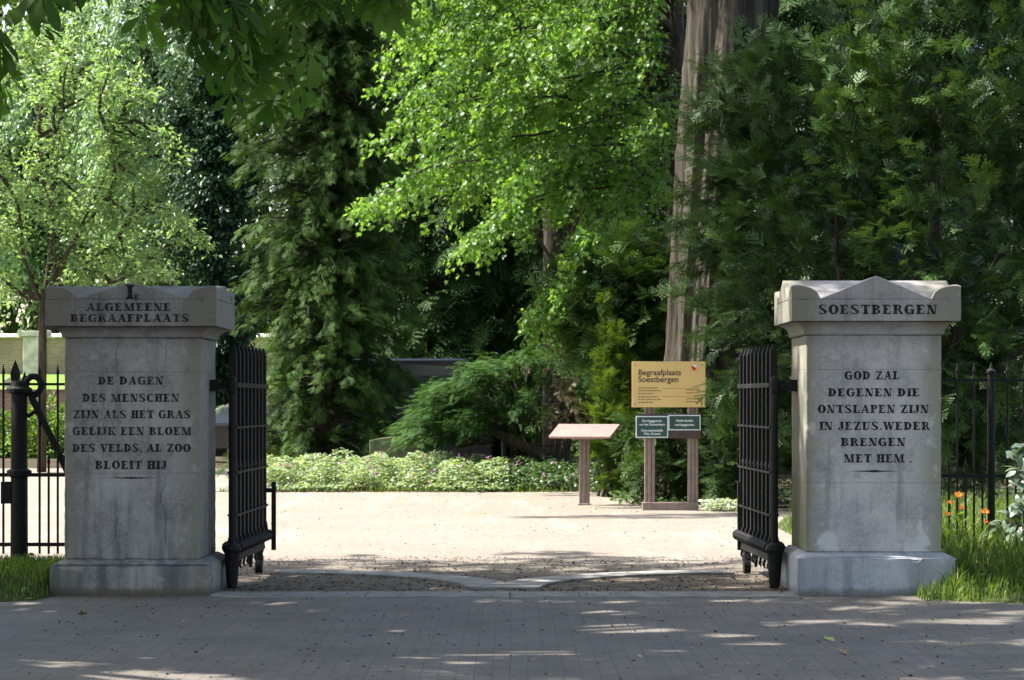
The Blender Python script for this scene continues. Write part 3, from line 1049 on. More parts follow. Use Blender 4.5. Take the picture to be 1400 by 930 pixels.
# ---------------------------------------------------------------- gate leaves
def gate_leaf(H, E, pil_x, label, bolt=0.0):
    """H hinge foot, E far foot (x, y); pil_x: face of the pillar it hangs on"""
    root = thing('gate_leaf', (H[0], H[1], 0), label, 'gate', 'iron gate leaves standing open')
    u = Vector((E[0] - H[0], E[1] - H[1], 0))
    L = u.length
    u.normalize()
    v = Vector((-u.y, u.x, 0))
    R = Matrix(((u.x, v.x, 0, H[0]), (u.y, v.y, 0, H[1]), (0, 0, 1, 0), (0, 0, 0, 1)))
    nb = 9
    us = [.02 + (L - .06) * k / (nb - 1) for k in range(nb)]
    for k, x in enumerate(us):
        m = MB()
        b = .030
        m.box((x - b, -b, .42), (x + b, b, 2.02))
        m.add([(x - b, -b, 2.02), (x + b, -b, 2.02), (x + b, b, 2.02), (x - b, b, 2.02), (x, -.006, 2.09), (x, .006, 2.09)],
              [(0, 1, 4), (1, 2, 5, 4), (2, 3, 5), (3, 0, 4, 5)])
        # splayed foot and collars belong to the bar
        m.box((x - .03, -.05, .36), (x + .03, .05, .43), .008)
        for z in (1.385, .99, .63):
            m.box((x - .032, -.036, z - .018), (x + .032, .036, z + .018), .004)
        m.build('bar', M['iron'], root, bevel=.003, M=R)
    # half-height dog bars between
    for k in range(nb - 1):
        x = (us[k] + us[k + 1]) / 2
        m = MB()
        m.tube([(x, 0, .42), (x, 0, 1.0)], .021, 8)
        m.lathe((x, 0, 1.0), [(.021, 0), (.032, .03), (.018, .07), (.002, .14)], 8)
        m.build('dog_bar', M['iron'], root, M=R)
    for z, hh, t in ((1.735, .020, .040), (1.37, .009, .036), (.985, .010, .036), (.62, .009, .036)):
        m = MB()
        for s in (-1, 1):
            m.box((-.04, s * t - .006, z - hh), (L + .02, s * t + .006, z + hh))
        m.box((L + .02, -t - .006, z - hh), (L + .045, t + .006, z + hh))
        m.build('rail', M['iron'], root, bevel=.002, M=R)
    m = MB()
    m.box((-.03, -.045, .30), (L + .03, .045, .36))
    m.box((-.03, -.03, .22), (L - .1, .03, .30), .01)
    for k in range(nb * 2 - 1):
        x = .02 + (L - .06) * k / (nb * 2 - 2)
        m.lathe((x, -.058, .345), [(.008, -.05), (.034, -.03), (.048, 0), (.034, .03), (.008, .05)], 8)
        m.lathe((x, .058, .345), [(.008, -.05), (.034, -.03), (.042, 0), (.034, .03), (.008, .05)], 8)
        if k % 2 == 0:
            m.tube([(x, .0, .22), (x, .015, .16), (x + .02, .0, .13)], [.014, .012, .006], 6)
    # curl at the free end
    m.tube([(L + .02, 0, .33), (L + .10, 0, .35), (L + .15, 0, .40), (L + .12, 0, .45), (L + .07, 0, .43)], [.035, .03, .026, .022, .02], 8)
    m.build('bottom_rail', M['iron'], root, bevel=0, M=R)
    m = MB()
    m.tube([(-.06, 0, .0), (-.06, 0, .06), (-.06, 0, .30)], [.038, .05, .066], 12)
    m.lathe((-.06, 0, .30), [(.07, 0), (.085, .03), (.07, .07), (.03, .09), (.028, 1.50), (.0, 1.52)], 12)
    m.build('pivot_post', M['iron'], root, M=R)
    m = MB()
    for x in (L - .35,):
        m.tube([(x, 0, .24), (x, 0, .12)], [.03, .045], 10)
        m.tube([(x, -.03, .07), (x, .03, .07)], .07, 14)
    m.build('wheel', M['iron'], root, M=R)
    m = MB()
    m.tube([(L * .55, 0, .23), (L * .55, 0, .10)], [.03, .012], 8)
    m.build('stop', M['iron'], root, M=R)
    m = MB()
    m.box((L - .06, bolt - .02, .20), (L - .01, bolt + .02, .84))
    for z in (.30, .74):
        m.box((L - .05, min(0, bolt), z), (L - .02, max(0, bolt), z + .04))
    m.build('drop_bolt', M['iron'], root, bevel=.003, M=R)
    # the arm from the pillar
    m = MB()
    s = 1 if pil_x > H[0] else -1
    xa, xb = sorted((pil_x + .02 * -s * 0, H[0] - s * .03))
    m.box((xa, H[1] - .035, 1.70), (xb, H[1] + .035, 1.755))
    pa, pb = sorted((pil_x - s * .004, pil_x - s * .07))
    m.box((pa, H[1] - .06, 1.68), (pb, H[1] + .06, 1.78))
    m.lathe((H[0] - .06 * u.x, H[1] - .06 * u.y, 1.66), [(.034, 0), (.040, .02), (.040, .11), (.034, .13)], 12)
    m.build('hinge_arm', M['iron'], root, bevel=.004)
    return root


gate_leaf((-2.388, 22.72), (-2.335, 24.95), -2.582, 'black iron gate leaf hinged on the dark weathered pillar', -.10)
gate_leaf((2.240, 22.72), (2.165, 24.95), 2.436, 'black iron gate leaf hinged on the pale grey pillar', .03)


# ---------------------------------------------------------------- iron fences beside the pillars
def rod(mb, x, y, z0, z1, r=.011, spear=True):
    mb.tube([(x, y, z0), (x, y, z1)], r, 7)
    if spear: mb.lathe((x, y, z1), [(r, 0), (r * 1.5, .02), (.001, .10)], 7)


YF = 24.3
root = thing('iron_fence', (-5.2, YF, 0), 'black iron fence with thick braced post, left of the dark pillar', 'fence')
m = MB()
px = -4.51
m.tube([(px, YF, 0), (px, YF, .10)], [.13, .11], 14)
m.tube([(px, YF, .10), (px, YF, 1.72)], [.080, .074], 28)
m.lathe((px, YF, .90), [(.08, 0), (.115, .015), (.115, .06), (.08, .08)], 14)
m.box((px - .16, YF - .05, .66), (px - .07, YF + .05, .86))
m.lathe((px, YF, 1.66), [(.08, 0), (.12, .02), (.12, .05), (.09, .07), (.075, .12), (.0, .13)], 14)
m.build('post', M['iron'], root)
m = MB()
for dx, z in ((-.035, 1.98), (.05, 1.87)):
    m.add([(px + dx - .03, YF - .02, 1.74), (px + dx + .03, YF - .02, 1.74), (px + dx + .03, YF + .02, 1.74), (px + dx - .03, YF + .02, 1.74),
           (px + dx - .045, YF - .02, z - .13), (px + dx + .045, YF - .02, z - .13), (px + dx + .045, YF + .02, z - .13), (px + dx - .045, YF + .02, z - .13),
           (px + dx, YF, z)], [(0, 1, 5, 4), (1, 2, 6, 5), (2, 3, 7, 6), (3, 0, 4, 7), (4, 5, 8), (5, 6, 8), (6, 7, 8), (7, 4, 8)])
cu = [(px + .06, YF, 1.70)] + [(px + .13 + .075 * math.cos(a), YF, 1.74 + .085 * math.sin(a)) for a in np.linspace(math.pi * 1.1, -math.pi * .75, 12)]
m.tube(cu, [.034] * 4 + [.032] * 9, 8)
m.build('finial', M['iron'], root)
m = MB()
m.tube([(px + .10, YF, 1.66), (px + .14, YF, 1.58), (px + .42, YF + .05, .98), (px + .86, YF + .1, .0)], [.03, .033, .033, .033], 8)
m.tube([(px + .04, YF, 1.50), (px + .09, YF, 1.46), (px + .14, YF, 1.50)], .02, 8)
m.build('brace', M['iron'], root)
for z, r in ((1.752, .012), (.922, .017), (.285, .017)):
    m = MB()
    m.box((-8.5, YF - r * .6, z - r), (-3.72, YF + r * .6, z + r))
    m.build('rail', M['iron'], root)
k = 0
for i in range(22):
    x = -3.745 - .08 - i * .083 * 2
    mm = MB(); rod(mm, x - .083 * 0 - .33 + .33, YF, .20, 1.84)
    if abs(x - px) > .11: mm.build('tall_bar', M['iron'], root)
    x2 = x - .083
    mm = MB(); rod(mm, x2, YF, .20, 1.02)
    if abs(x2 - px) > .11: mm.build('dog_bar', M['iron'], root)

YR = 24.6
root = thing('iron_fence', (5.5, YR, 0), 'black iron fence in shade behind orange flowers, right of the pale pillar', 'fence')
for x in (4.44, 7.2):
    m = MB()
    m.tube([(x, YR, .0), (x, YR, 1.84)], .036, 12)
    m.lathe((x, YR, 1.84), [(.036, 0), (.045, .02), (.045, .04), (.02, .06), (.001, .12)], 12)
    m.build('post', M['iron'], root)
for z in (1.79, .905, .28):
    m = MB()
    m.box((3.57, YR - .012, z - .013), (9, YR + .012, z + .013))
    m.build('rail', M['iron'], root)
for i in range(34):
    x = 3.66 + i * .155
    if abs(x - 4.44) < .07 or abs(x - 7.2) < .07: continue
    mm = MB(); rod(mm, x, YR, .15, 1.86); mm.build('tall_bar', M['iron'], root)
    mm = MB(); rod(mm, x + .078, YR, .15, .98); mm.build('dog_bar', M['iron'], root)


# low spearhead railing behind the juniper
def low_rail(x0, x1, Y, label):
    r = thing('grave_railing', ((x0 + x1) / 2, Y, 0), label, 'railing')
    for z in (.18, .68):
        m = MB(); m.box((x0, Y - .012, z - .014), (x1, Y + .012, z + .014)); m.build('rail', M['iron'], r)
    n = int((x1 - x0) / .115)
    for i in range(n + 1):
        m = MB(); rod(m, x0 + i * (x1 - x0) / n, Y, 0, .74 if i % 2 else .66, .012); m.build('bar', M['iron'], r)
    for x in (x0 - .04, x1 + .04, (x0 + x1) / 2 + .06):
        m = MB(); m.tube([(x, Y, 0), (x, Y, .84)], .035, 8); m.lathe((x, Y, .84), [(.035, 0), (.045, .03), (.001, .09)], 8); m.build('post', M['iron'], r)


low_rail(-.14, 1.85, 54.5, 'low black spearhead railing round a grave beneath the spreading juniper')

# ---------------------------------------------------------------- signs
def text_mesh(mb, s, x, z, h, Y, align='LEFT', bold=0.0):
    cu = bpy.data.curves.new('t', 'FONT')
    cu.body = s
    cu.size = 1
    cu.align_x = align
    cu.offset = bold
    o = bpy.data.objects.new('t', cu)
    COL.objects.link(o)
    dg = bpy.context.evaluated_depsgraph_get()
    me = bpy.data.meshes.new_from_object(o.evaluated_get(dg))
    k = h / .69
    mb.add([(x + v.co.x * k, Y, z + v.co.y * k) for v in me.vertices], [tuple(p.vertices) for p in me.polygons])
    bpy.data.objects.remove(o)
    bpy.data.curves.remove(cu)
    bpy.data.meshes.remove(me)


YS = 39.1
root = thing('information_board', (2.3, YS, 0), 'mustard yellow cemetery board on two brown posts reading Begraafplaats Soestbergen', 'sign')
for a, b in ((881.5, 895), (940, 955)):
    p, r = at(a, 693, YS), at(b, 693, YS)
    m = MB()
    xm = (p.x + r.x) / 2
    for s in (-1, 0, 1):
        m.box((xm + s * .052 - .024, YS - .03 + .008 * abs(s), .06), (xm + s * .052 + .024, YS + .06, 1.76))
    m.build('post', M['post'], root, bevel=.008)
p, r = at(878, 699, YS), at(954.5, 691.5, YS)
m = MB(); m.box((p.x, YS - .09, -.02), (r.x, YS + .12, .11)); m.build('foot_beam', M['post'], root, bevel=.01)
p, r = at(863.5, 557, YS), at(964, 494.5, YS)
m = MB(); m.box((p.x, YS - .085, p.z), (r.x, YS - .045, r.z)); m.build('board', M['gold'], root, bevel=.006)
bx0, bz0, bx1, bz1 = p.x, p.z, r.x, r.z
yt = YS - .0868
m = MB()
a = at(872, 513.2, YS)
text_mesh(m, 'Begraafplaats', a.x, a.z, .083, yt, bold=.018)
a = at(872, 522.5, YS)
text_mesh(m, 'Soestbergen', a.x, a.z, .083, yt, bold=.018)
m.build('title', M['ink'], root)
# rows of small print too fine to read: ruled word marks
rs = random.Random(5)
m = MB()
for y, x0, x1 in ((530.5, 872, 899), (534.2, 872, 904), (538.2, 872, 894), (542.6, 872, 900), (546.2, 872, 904), (550.2, 872, 893),
                  (533.2, 938, 956.5), (537.2, 938, 956.5), (545.2, 938, 956.5), (549.2, 938, 956.5)):
    x = x0
    while x < x1:
        wd = rs.uniform(2.2, 5.5)
        e = min(x1, x + wd)
        p, r = at(x, y + .9, YS), at(e, y - .7, YS)
        m.add([(p.x, yt, p.z), (r.x, yt, p.z), (r.x, yt, r.z), (p.x, yt, r.z)], [(0, 1, 2, 3)])
        x = e + .9
for y in (531.3, 542.2):
    p, r = at(905, y + .25, YS), at(956.5, y - .25, YS)
    m.add([(p.x, yt, p.z), (r.x, yt, p.z), (r.x, yt, r.z), (p.x, yt, r.z)], [(0, 1, 2, 3)])
m.build('small_print', M['ink_soft'], root)
# the red and white shield
p, r = at(945, 507.5, YS), at(951.8, 499, YS)
wv, hv = r.x - p.x, r.z - p.z
m = MB()
m.add([(p.x + a * wv, yt - .0005, p.z + b * hv) for a, b in ((0, 1), (1, 1), (1, .45), (.8, .18), (.5, 0), (.2, .18), (0, .45))], [tuple(range(7))])
sh = m.build('emblem', M['white'], root)
m = MB()
m.add([(p.x + a * wv, yt - .0012, p.z + b * hv) for a, b in ((0, 1), (1, .42), (.8, .18), (.5, 0), (.2, .18), (0, .45))], [tuple(range(6))])
m.build('red_field', M['red'], sh)
m = MB()
for bx in (bx0 + .05, bx1 - .05):
    for bz in (bz0 + .05, bz1 - .05):
        m.tube([(bx, YS - .085, bz), (bx, YS - .091, bz)], [.011, .008], 8)
m.build('bolts', M['post'], root)
p, r = at(869, 599.5, YS), at(957.5, 566, YS)
m = MB(); m.box((p.x, YS - .065, p.z), (r.x, YS - .034, r.z)); m.build('backing_board', M['backboard'], root, bevel=.005)
for (x0, x1, y0, y1, lines) in ((869, 913, 569, 598.5, (('Oorlogsgraven', 577), ('van het Gemenebest', 581.8), ('Commonwealth', 590), ('War Graves', 594.6))),
                                (913.5, 957.3, 567.5, 588.3, (('Nederlandse', 576.6), ('oorlogsgraven', 582.2)))):
    p, r = at(x0, y1, YS), at(x1, y0, YS)
    m = MB(); m.box((p.x, YS - .079, p.z), (r.x, YS - .067, r.z))
    pl = m.build('plate', M['white'], root, bevel=.003)
    i = .013
    m = MB(); m.add([(p.x + i, YS - .0802, p.z + i), (r.x - i, YS - .0802, p.z + i), (r.x - i, YS - .0802, r.z - i), (p.x + i, YS - .0802, r.z - i)], [(0, 1, 2, 3)])
    m.build('green_field', M['green'], pl)
    m = MB()
    for s, y in lines:
        c = at((x0 + x1) / 2, y, YS)
        text_mesh(m, s, c.x, c.z, .034 if len(s) < 15 else .031, YS - .0812, 'CENTER', .012)
    m.build('lettering', M['white'], pl)

YL = 41.0
c = at(799, 691, YL)
root = thing('lectern', (c.x, YL, 0), 'reddish brown sloping information panel on a single brown post', 'information panel')
m = MB()
for s in (-1, 0, 1):
    m.box((c.x + s * .056 - .026, YL - .03 + .008 * abs(s), 0), (c.x + s * .056 + .026, YL + .07, 1.02))
m.box((c.x - .10, YL - .07, -.02), (c.x + .10, YL + .10, .02))
m.build('post', M['post'], root, bevel=.008)
R = Matrix.Translation((c.x - .0, YL, 1.135)) @ Matrix.Rotation(math.radians(-20), 4, 'Z') @ Matrix.Rotation(math.radians(21), 4, 'X')
m = MB(); m.box((-.50, -.26, -.02), (.50, .26, .018)); pn = m.build('panel', M['lectern'], root, bevel=.006, M=R)
m = MB(); m.box((-.2, -.1, -.10), (.2, .1, -.022)); m.build('bracket', M['post'], root, bevel=.006, M=R)

# ---------------------------------------------------------------- graves
def headstone(x0, x1, ztop, Y, mat, label, arch=.08, th=.14, shoulder=False):
    r = thing('headstone', ((x0 + x1) / 2, Y, 0), label, 'headstone')
    n = 14
    poly = [(x0, Y, -.05)]
    for i in range(n + 1):
        t = i / n
        poly.append((x0 + (x1 - x0) * t, Y, ztop - arch + arch * math.sin(math.pi * t)))
    poly.append((x1, Y, -.05))
    m = MB(); m.prism(poly, (0, th, 0)); m.build('stone', mat, r, bevel=.012)
    m = MB(); m.box((x0 - .08, Y - .1, -.05), (x1 + .08, Y + th + .1, .12)); m.build('base', mat, r, bevel=.012)


a, b = at(506, 600, 50.6), at(575, 600, 50.6)
headstone(a.x, b.x, a.z + .04, 50.35, M['grave'], 'mossy green headstone with arched top behind the flower bed', .07)
a, b = at(600, 592, 51.5), at(671, 592, 51.5)
headstone(a.x, b.x, a.z, 51.5, M['grave_dark'], 'dark square headstone under the juniper boughs', .01, .3)
a, b = at(-18, 513, 79), at(17, 513, 79)
headstone(a.x, b.x, a.z, 81.5, M['grave_pale'], 'pale rounded headstone at the edge of the raised lawn', .14)

# ---------------------------------------------------------------- brick walls at the back
root = thing('brick_wall', (-14, 95, 2.5), 'long brown brick wall with pale stone pilasters behind the lawn', 'wall')
zt = 3.86
m = MB(); m.box((-40, 94.9, 2.3), (-3, 95.3, zt)); m.build('brickwork', M['brick'], root)
m = MB(); m.prism([(-40, 94.78, zt), (-40, 95.42, zt), (-40, 95.42, zt + .06), (-40, 95.1, zt + .17), (-40, 94.78, zt + .06)], (37, 0, 0)); m.build('coping', M['coping'], root, bevel=.02)
for c in (47, 318, -224):
    X = (c - 700) * 95 / F
    m = MB(); m.box((X - .36, 94.70, 2.3), (X + .36, 94.898, 3.92)); p_ = m.build('pilaster', M['coping'], root, bevel=.02)
    m = MB()
    m.prism([(X - .52, 94.62, 3.92), (X + .52, 94.62, 3.92), (X + .52, 94.62, 4.02), (X + .25, 94.62, 4.10), (X, 94.62, 4.13), (X - .25, 94.62, 4.10), (X - .52, 94.62, 4.02)], (0, .8, 0))
    for s in (-1, 1):
        m.tube([(X + s * .46, 94.60, 4.06), (X + s * .46, 95.4, 4.06)], .09, 10)
    m.build('pilaster_cap', M['coping'], p_, bevel=.01)
root = thing('retaining_wall', (-14, 80, 0), 'low red brick retaining wall holding up the lawn', 'wall')
m = MB(); m.box((-40, 79.9, -.1), (7, 80.3, 1.90)); m.build('brickwork', M['redbrick'], root)
m = MB(); m.box((-40, 79.85, 1.90), (7, 80.35, 1.97)); m.build('coping', M['redbrick'], root, bevel=.01)


# ---------------------------------------------------------------- vehicles
def vehicle(name, loc, yaw, L, W, prof, wheels, wr, paint, label, cat, windows, front, screen, tum=.12):
    """prof: side outline (x along the length, z); front of the vehicle at x = 0"""
    root = thing(name, loc, label, cat)
    Rt = Matrix.Translation(loc) @ Matrix.Rotation(yaw, 4, 'Z') @ Matrix.Translation((-L / 2, 0, 0))
    zmax = max(p[1] for p in prof)
    belt = zmax * .52

    def half(z, x):
        h = W / 2
        if z > belt: h -= tum * ((z - belt) / (zmax - belt)) ** 1.4
        if z < .4: h -= .05
        e = min(x, L - x)
        return h - .14 * max(0, 1 - e / .6) ** 2
    n = len(prof)
    vs, fs = [], []
    offs = (-1, -.93, 0, .93, 1)
    for o in offs:
        for x, z in prof:
            k = 1.0
            xx, zz = x, z
            if abs(o) == 1:
                cxm, czm = L / 2, zmax * .45
                xx, zz = cxm + (x - cxm) * .985, czm + (z - czm) * .97
            vs.append((xx, o * half(z, x), zz))
    for r in range(len(offs) - 1):
        for i in range(n):
            j = (i + 1) % n
            fs.append((r * n + i, r * n + j, r * n + n + j, r * n + n + i))
    fs.append(tuple(range(n)))
    fs.append(tuple(range(len(vs) - 1, len(vs) - n - 1, -1)))
    MB().add(vs, fs).build('body', paint, root, smooth=False, bevel=.03, M=Rt)
    for poly in windows:
        for s in (-1, 1):
            m = MB()
            m.prism([(x, s * (half(z, x) + .004 - .004), z) for x, z in poly], (0, s * .012, 0))
            m.build('window', M['glass'], root, M=Rt)
    for (x0, z0, x1, z1) in screen:
        dx, dz = x1 - x0, z1 - z0
        ln = math.hypot(dx, dz)
        nx, nz = (-dz / ln * .012, dx / ln * .012)
        if (nx < 0) != (min(x0, x1) < L / 2): nx, nz = -nx, -nz
        pts = []
        for x, z, k in ((x0, z0, .9), (x1, z1, .9)):
            h = half(z, x) * k
            pts.append((x, h, z))
        poly = [(pts[0][0], -pts[0][1], pts[0][2]), (pts[0][0], pts[0][1], pts[0][2]), (pts[1][0], pts[1][1], pts[1][2]), (pts[1][0], -pts[1][1], pts[1][2])]
        m = MB(); m.prism(poly, (nx, 0, abs(nz))); m.build('windscreen', M['glass'], root, M=Rt)
    for x in wheels:
        for s in (-1, 1):
            y0 = s * (W / 2 - .22)
            m = MB(); m.tube([(x, y0, wr), (x, s * (W / 2 - .02), wr), (x, s * (W / 2 + .01), wr)], [wr, wr, wr * .93], 24)
            wh = m.build('wheel', M['tyre'], root, M=Rt)
            m = MB(); m.tube([(x, s * (W / 2 - .02), wr), (x, s * (W / 2 + .018), wr)], [wr * .62, wr * .55], 20)
            m.build('rim', M['alloy'], wh, M=Rt)
    for s in (-1, 1):
        fx, fz, fw, fh = front
        m = MB(); y0, y1 = sorted((s * (W / 2 - .18), s * (W / 2 - .18 - fw)))
        m.box((fx - .02, y0, fz), (fx + .14, y1, fz + fh)); m.build('headlight', M['lampglass'], root, bevel=.02, M=Rt)
        m = MB(); y0, y1 = sorted((s * (W / 2 - .02), s * (W / 2 + .16)))
        mx_ = screen[0][0] + .12
        m.box((mx_, y0, belt), (mx_ + .08, y1, belt + .16)); m.build('mirror', M['rubber'], root, bevel=.02, M=Rt)
    m = MB(); m.box((-.05, -W / 2 + .12, .26), (.10, W / 2 - .12, .50)); m.build('bumper', M['rubber'], root, bevel=.03, M=Rt)
    m = MB(); m.box((L - .10, -W / 2 + .12, .30), (L + .04, W / 2 - .12, .55)); m.build('bumper', M['rubber'], root, bevel=.03, M=Rt)
    return root


# tall dark van behind the conifer, nose to the left
a, b = at(352, 560, 62), at(652, 560, 62)
LV = b.x - a.x
vp = [(0, .35), (.03, 1.0), (.25, 1.12), (.85, 1.32), (1.42, 2.30), (1.75, 2.50), (2.3, 2.60), (LV - .3, 2.60), (LV - .05, 2.45), (LV, 1.4), (LV, .35)]
vehicle('van', (a.x + LV / 2, 62.9, 0), 0, LV, 1.95, vp, (.85, LV - 1.0), .34, M['vanpaint'], 'tall dark blue van behind the big conifer and the juniper', 'van',
        [[(1.0, 1.45), (2.2, 1.45), (2.2, 2.2), (1.6, 2.2)], [(2.35, 1.45), (LV - .3, 1.45), (LV - .3, 2.2), (2.35, 2.2)]], (.02, .78, .3, .2), [(.92, 1.44, 1.36, 2.2), (LV + .0, 1.45, LV - .03, 2.2)])
# dark grey estate car seen between pillar and gate
cp = [(0, .35), (0, .70), (.10, .86), (1.15, 1.0), (1.85, 1.48), (2.3, 1.56), (3.6, 1.52), (4.25, .98), (4.4, .90), (4.42, .35)]
c = at(318, 630, 70)
vehicle('estate_car', (-7.12, 70.0, 0), math.radians(-14), 4.42, 1.76, cp, (.80, 3.45), .31, M['carpaint'], 'dark grey car parked behind the black gate leaf on the left', 'car',
        [[(1.35, 1.02), (2.35, 1.02), (2.35, 1.44), (1.88, 1.42)], [(2.45, 1.02), (3.9, 1.02), (3.55, 1.42), (2.45, 1.44)]], (.0, .62, .36, .16), [(1.24, 1.06, 1.80, 1.44), (4.17, 1.04, 3.68, 1.44)], .22)
# ---------------------------------------------------------------- trees
def A(px, py, Y): return np.array(at(px, py, Y))


def broad_tree(name, base, trunk, rad, limbs, per_m, nleaf, size, mat, bark, label, cat, seed, tpl=LEAF2, droop=.35, ln=(.5, 1.1), spread=1.0, up=0.0, flat=.35, hang=.45, t0=.25, lr=(.09, .012), jit=.06, group=None):
    rs = np.random.default_rng(seed)
    root = thing(name, base, label, cat, group)
    trunk_obj(root, trunk, rad, bark, limbs, lr)
    P, D, Ln = twigs_on(limbs, per_m, rs, t0, spread, up, ln)
    p, R, sc, ti = leaves_on(P, D, Ln, nleaf, droop, size, rs, flat, hang, jit)
    f = Fol(); f.add(*inst(tpl, p, R, sc, rs, ti)); f.build('crown', mat, root)
    return root, len(p)


def frond_cloud(limbs, per_m, rs, t0, spread, fl, up=.0, droop=.0, roll=.4, ln=None):
    P, D = [], []
    T_ = []
    for c in limbs:
        ll = np.linalg.norm(np.diff(c, axis=0), axis=1).sum()
        n = max(4, int(ll * per_m))
        t = t0 + (1 - t0) * rs.random(n) ** .75
        p, d = sample(c, t)
        p = p + rs.normal(0, .07, p.shape)
        r = rs.normal(0, 1, (n, 3)) * spread
        r[:, 2] = r[:, 2] * .5 + up
        P.append(p); D.append(nrm(d + r))
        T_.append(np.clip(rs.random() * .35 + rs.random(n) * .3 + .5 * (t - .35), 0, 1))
        P.append(c[-1:]); D.append(nrm(c[-1:] - c[-2:-1])); T_.append(np.array([.8]))
    P, D, T_ = np.concatenate(P), np.concatenate(D), np.concatenate(T_)
    D[:, 2] -= droop
    N = len(P)
    return P, frames(D, UP + rs.normal(0, roll, (N, 3))), rs.uniform(fl[0], fl[1], N), T_


# --- street chestnuts whose crowns roof the pavement; only bough ends hang into view
FLECKS = [((a - 700) * (5786 / (b - 549)) / F, 5786 / (b - 549), c) for a, b, c in ((110, 901, .16), (168, 901, .14), (250, 893, .22), (112, 856, .10), (320, 880, .12), (300, 850, .10), (600, 806, .14), (255, 848, .09), (60, 912, .08),
                                                                                         (880, 862, .12), (760, 890, .10), (180, 925, .2), (1170, 833, .12), (640, 895, .10), (420, 850, .1), (840, 838, .12), (20, 845, .12), (1330, 850, .12))]


_r = random.Random(44)
FLECKS += [(_r.uniform(-4.2, 4.2), _r.uniform(15.2, 21.2), _r.choice((.02, .05, .05, .09, .14))) for _ in range(34)]


def chestnut(base, centre, radii, nl, per_m, seed, label, extra=()):
    rs = np.random.default_rng(seed)
    root = thing('chestnut_tree', base, label, 'tree', 'chestnut trees along the street')
    b = np.array(base)
    tr = [tuple(b), tuple(b + (0.05, 0, 1.5)), tuple(b + (.1, .1, 4.0)), tuple(b + (.2, .1, 7.5)), tuple(b + (.3, .2, 11))]
    limbs = tree_limbs(rs, tr, centre, radii, nl, .12, .35, (.35, 1.0), .05, zmin=5.9)
    trunk_obj(root, tr, [.42, .34, .30, .2, .05], M['bark_dark'], limbs, (.10, .015))
    P, D, Ln = twigs_on(limbs, per_m, rs, .2, 1.0, -.05, (.4, .9))
    p, R, sc, ti = leaves_on(P, D, Ln, 4, .3, (.17, .27), rs, .35, .35, .10)
    keep = p[:, 2] > np.where(p[:, 1] > 2, CZ + (549 + 55) * p[:, 1] / F, 3.5) + .15
    keep &= ~((p[:, 1] > 25.6) & (p[:, 0] > -3.2)) & ~((p[:, 1] > 28.6 + .5 * np.sin(p[:, 0] * 2)) & (p[:, 0] > -6.0))
    for gx, gy, gr in FLECKS:                       # leaves cut out along the sun's rays to drop flecks of light
        t = p[:, 2] / -sun_dir.z
        keep &= ((p[:, 0] + sun_dir.x * t - gx) ** 2 + (p[:, 1] + sun_dir.y * t - gy) ** 2) > (gr + .22) ** 2
    p, R, sc, ti = p[keep], R[keep], sc[keep], ti[keep]
    f = Fol(); f.add(*inst(CHEST, p, R, sc, rs, ti))
    # bough ends that come down into the picture
    twl = []
    for (q0, q1, nn, sp) in extra:
        q0, q1 = np.array(q0), np.array(q1)
        c = curve(q0, q1, .12, 8, rs, .03)
        twl.append(c)
        nn = max(5, int(nn * .72))
        t = rs.random(nn) ** .8
        p, d = sample(c, t)
        dd = d * .5 + rs.normal(0, .8, p.shape)
        dd[:, 2] -= .75
        p = p + rs.normal(0, sp, p.shape) * np.array((1, 1.2, .6))
        f.add(*inst(CHEST, p, frames(dd, np.array((0, -.5, 1.0)) + rs.normal(0, .4, p.shape)), rs.uniform(.16, .26, nn), rs))
    f.build('crown', M['chestnut'], root)
    if twl:
        m = MB(); limb_tubes(m, twl, .022, .006); m.build('hanging_twigs', M['bark_dark'], root, smooth=True)


Yc = 15.5
ex = []
for (x0, y0, x1, y1, n, sp, Y) in ((-60, -60, 60, 8, 16, .12, 14.5), (20, -70, 112, 18, 14, .09, 15), (-40, 40, 12, 150, 16, .06, 14.5), (-60, -20, 0, 90, 12, .10, 14.2),
                               (200, -80, 330, 20, 26, .13, 15.5), (250, -40, 330, 95, 34, .11, 15.5), (300, -10, 350, 135, 22, .08, 15.8), (290, -30, 405, 118, 22, .09, 16),
                               (380, -70, 520, -5, 26, .14, 16.2), (440, -60, 545, 20, 22, .10, 16.5), (350, -40, 420, 35, 18, .12, 16), (215, -60, 262, 40, 10, .09, 15.2), (120, -90, 300, -25, 16, .1, 15.2)):
    ex.append((A(x0, y0, Y), A(x1, y1, Y + .4), n, sp))
chestnut((-8.0, 17.5, 0), (-7.0, 20.2, 9.0), (8.2, 9.0, 3.4), 190, 6.4, 11, 'big chestnut whose drooping leaves hang in at the top left corner', ex)
chestnut((-9.5, 6.0, 0), (-5.5, 7.0, 9.5), (7.0, 6.5, 3.6), 75, 4.2, 12, 'chestnut on the pavement nearer than the gate, out of frame to the left')
chestnut((6.8, 14.2, 0), (1.6, 14.6, 9.6), (6.2, 6.6, 2.9), 90, 5.2, 13, 'chestnut on the pavement out of frame to the right')

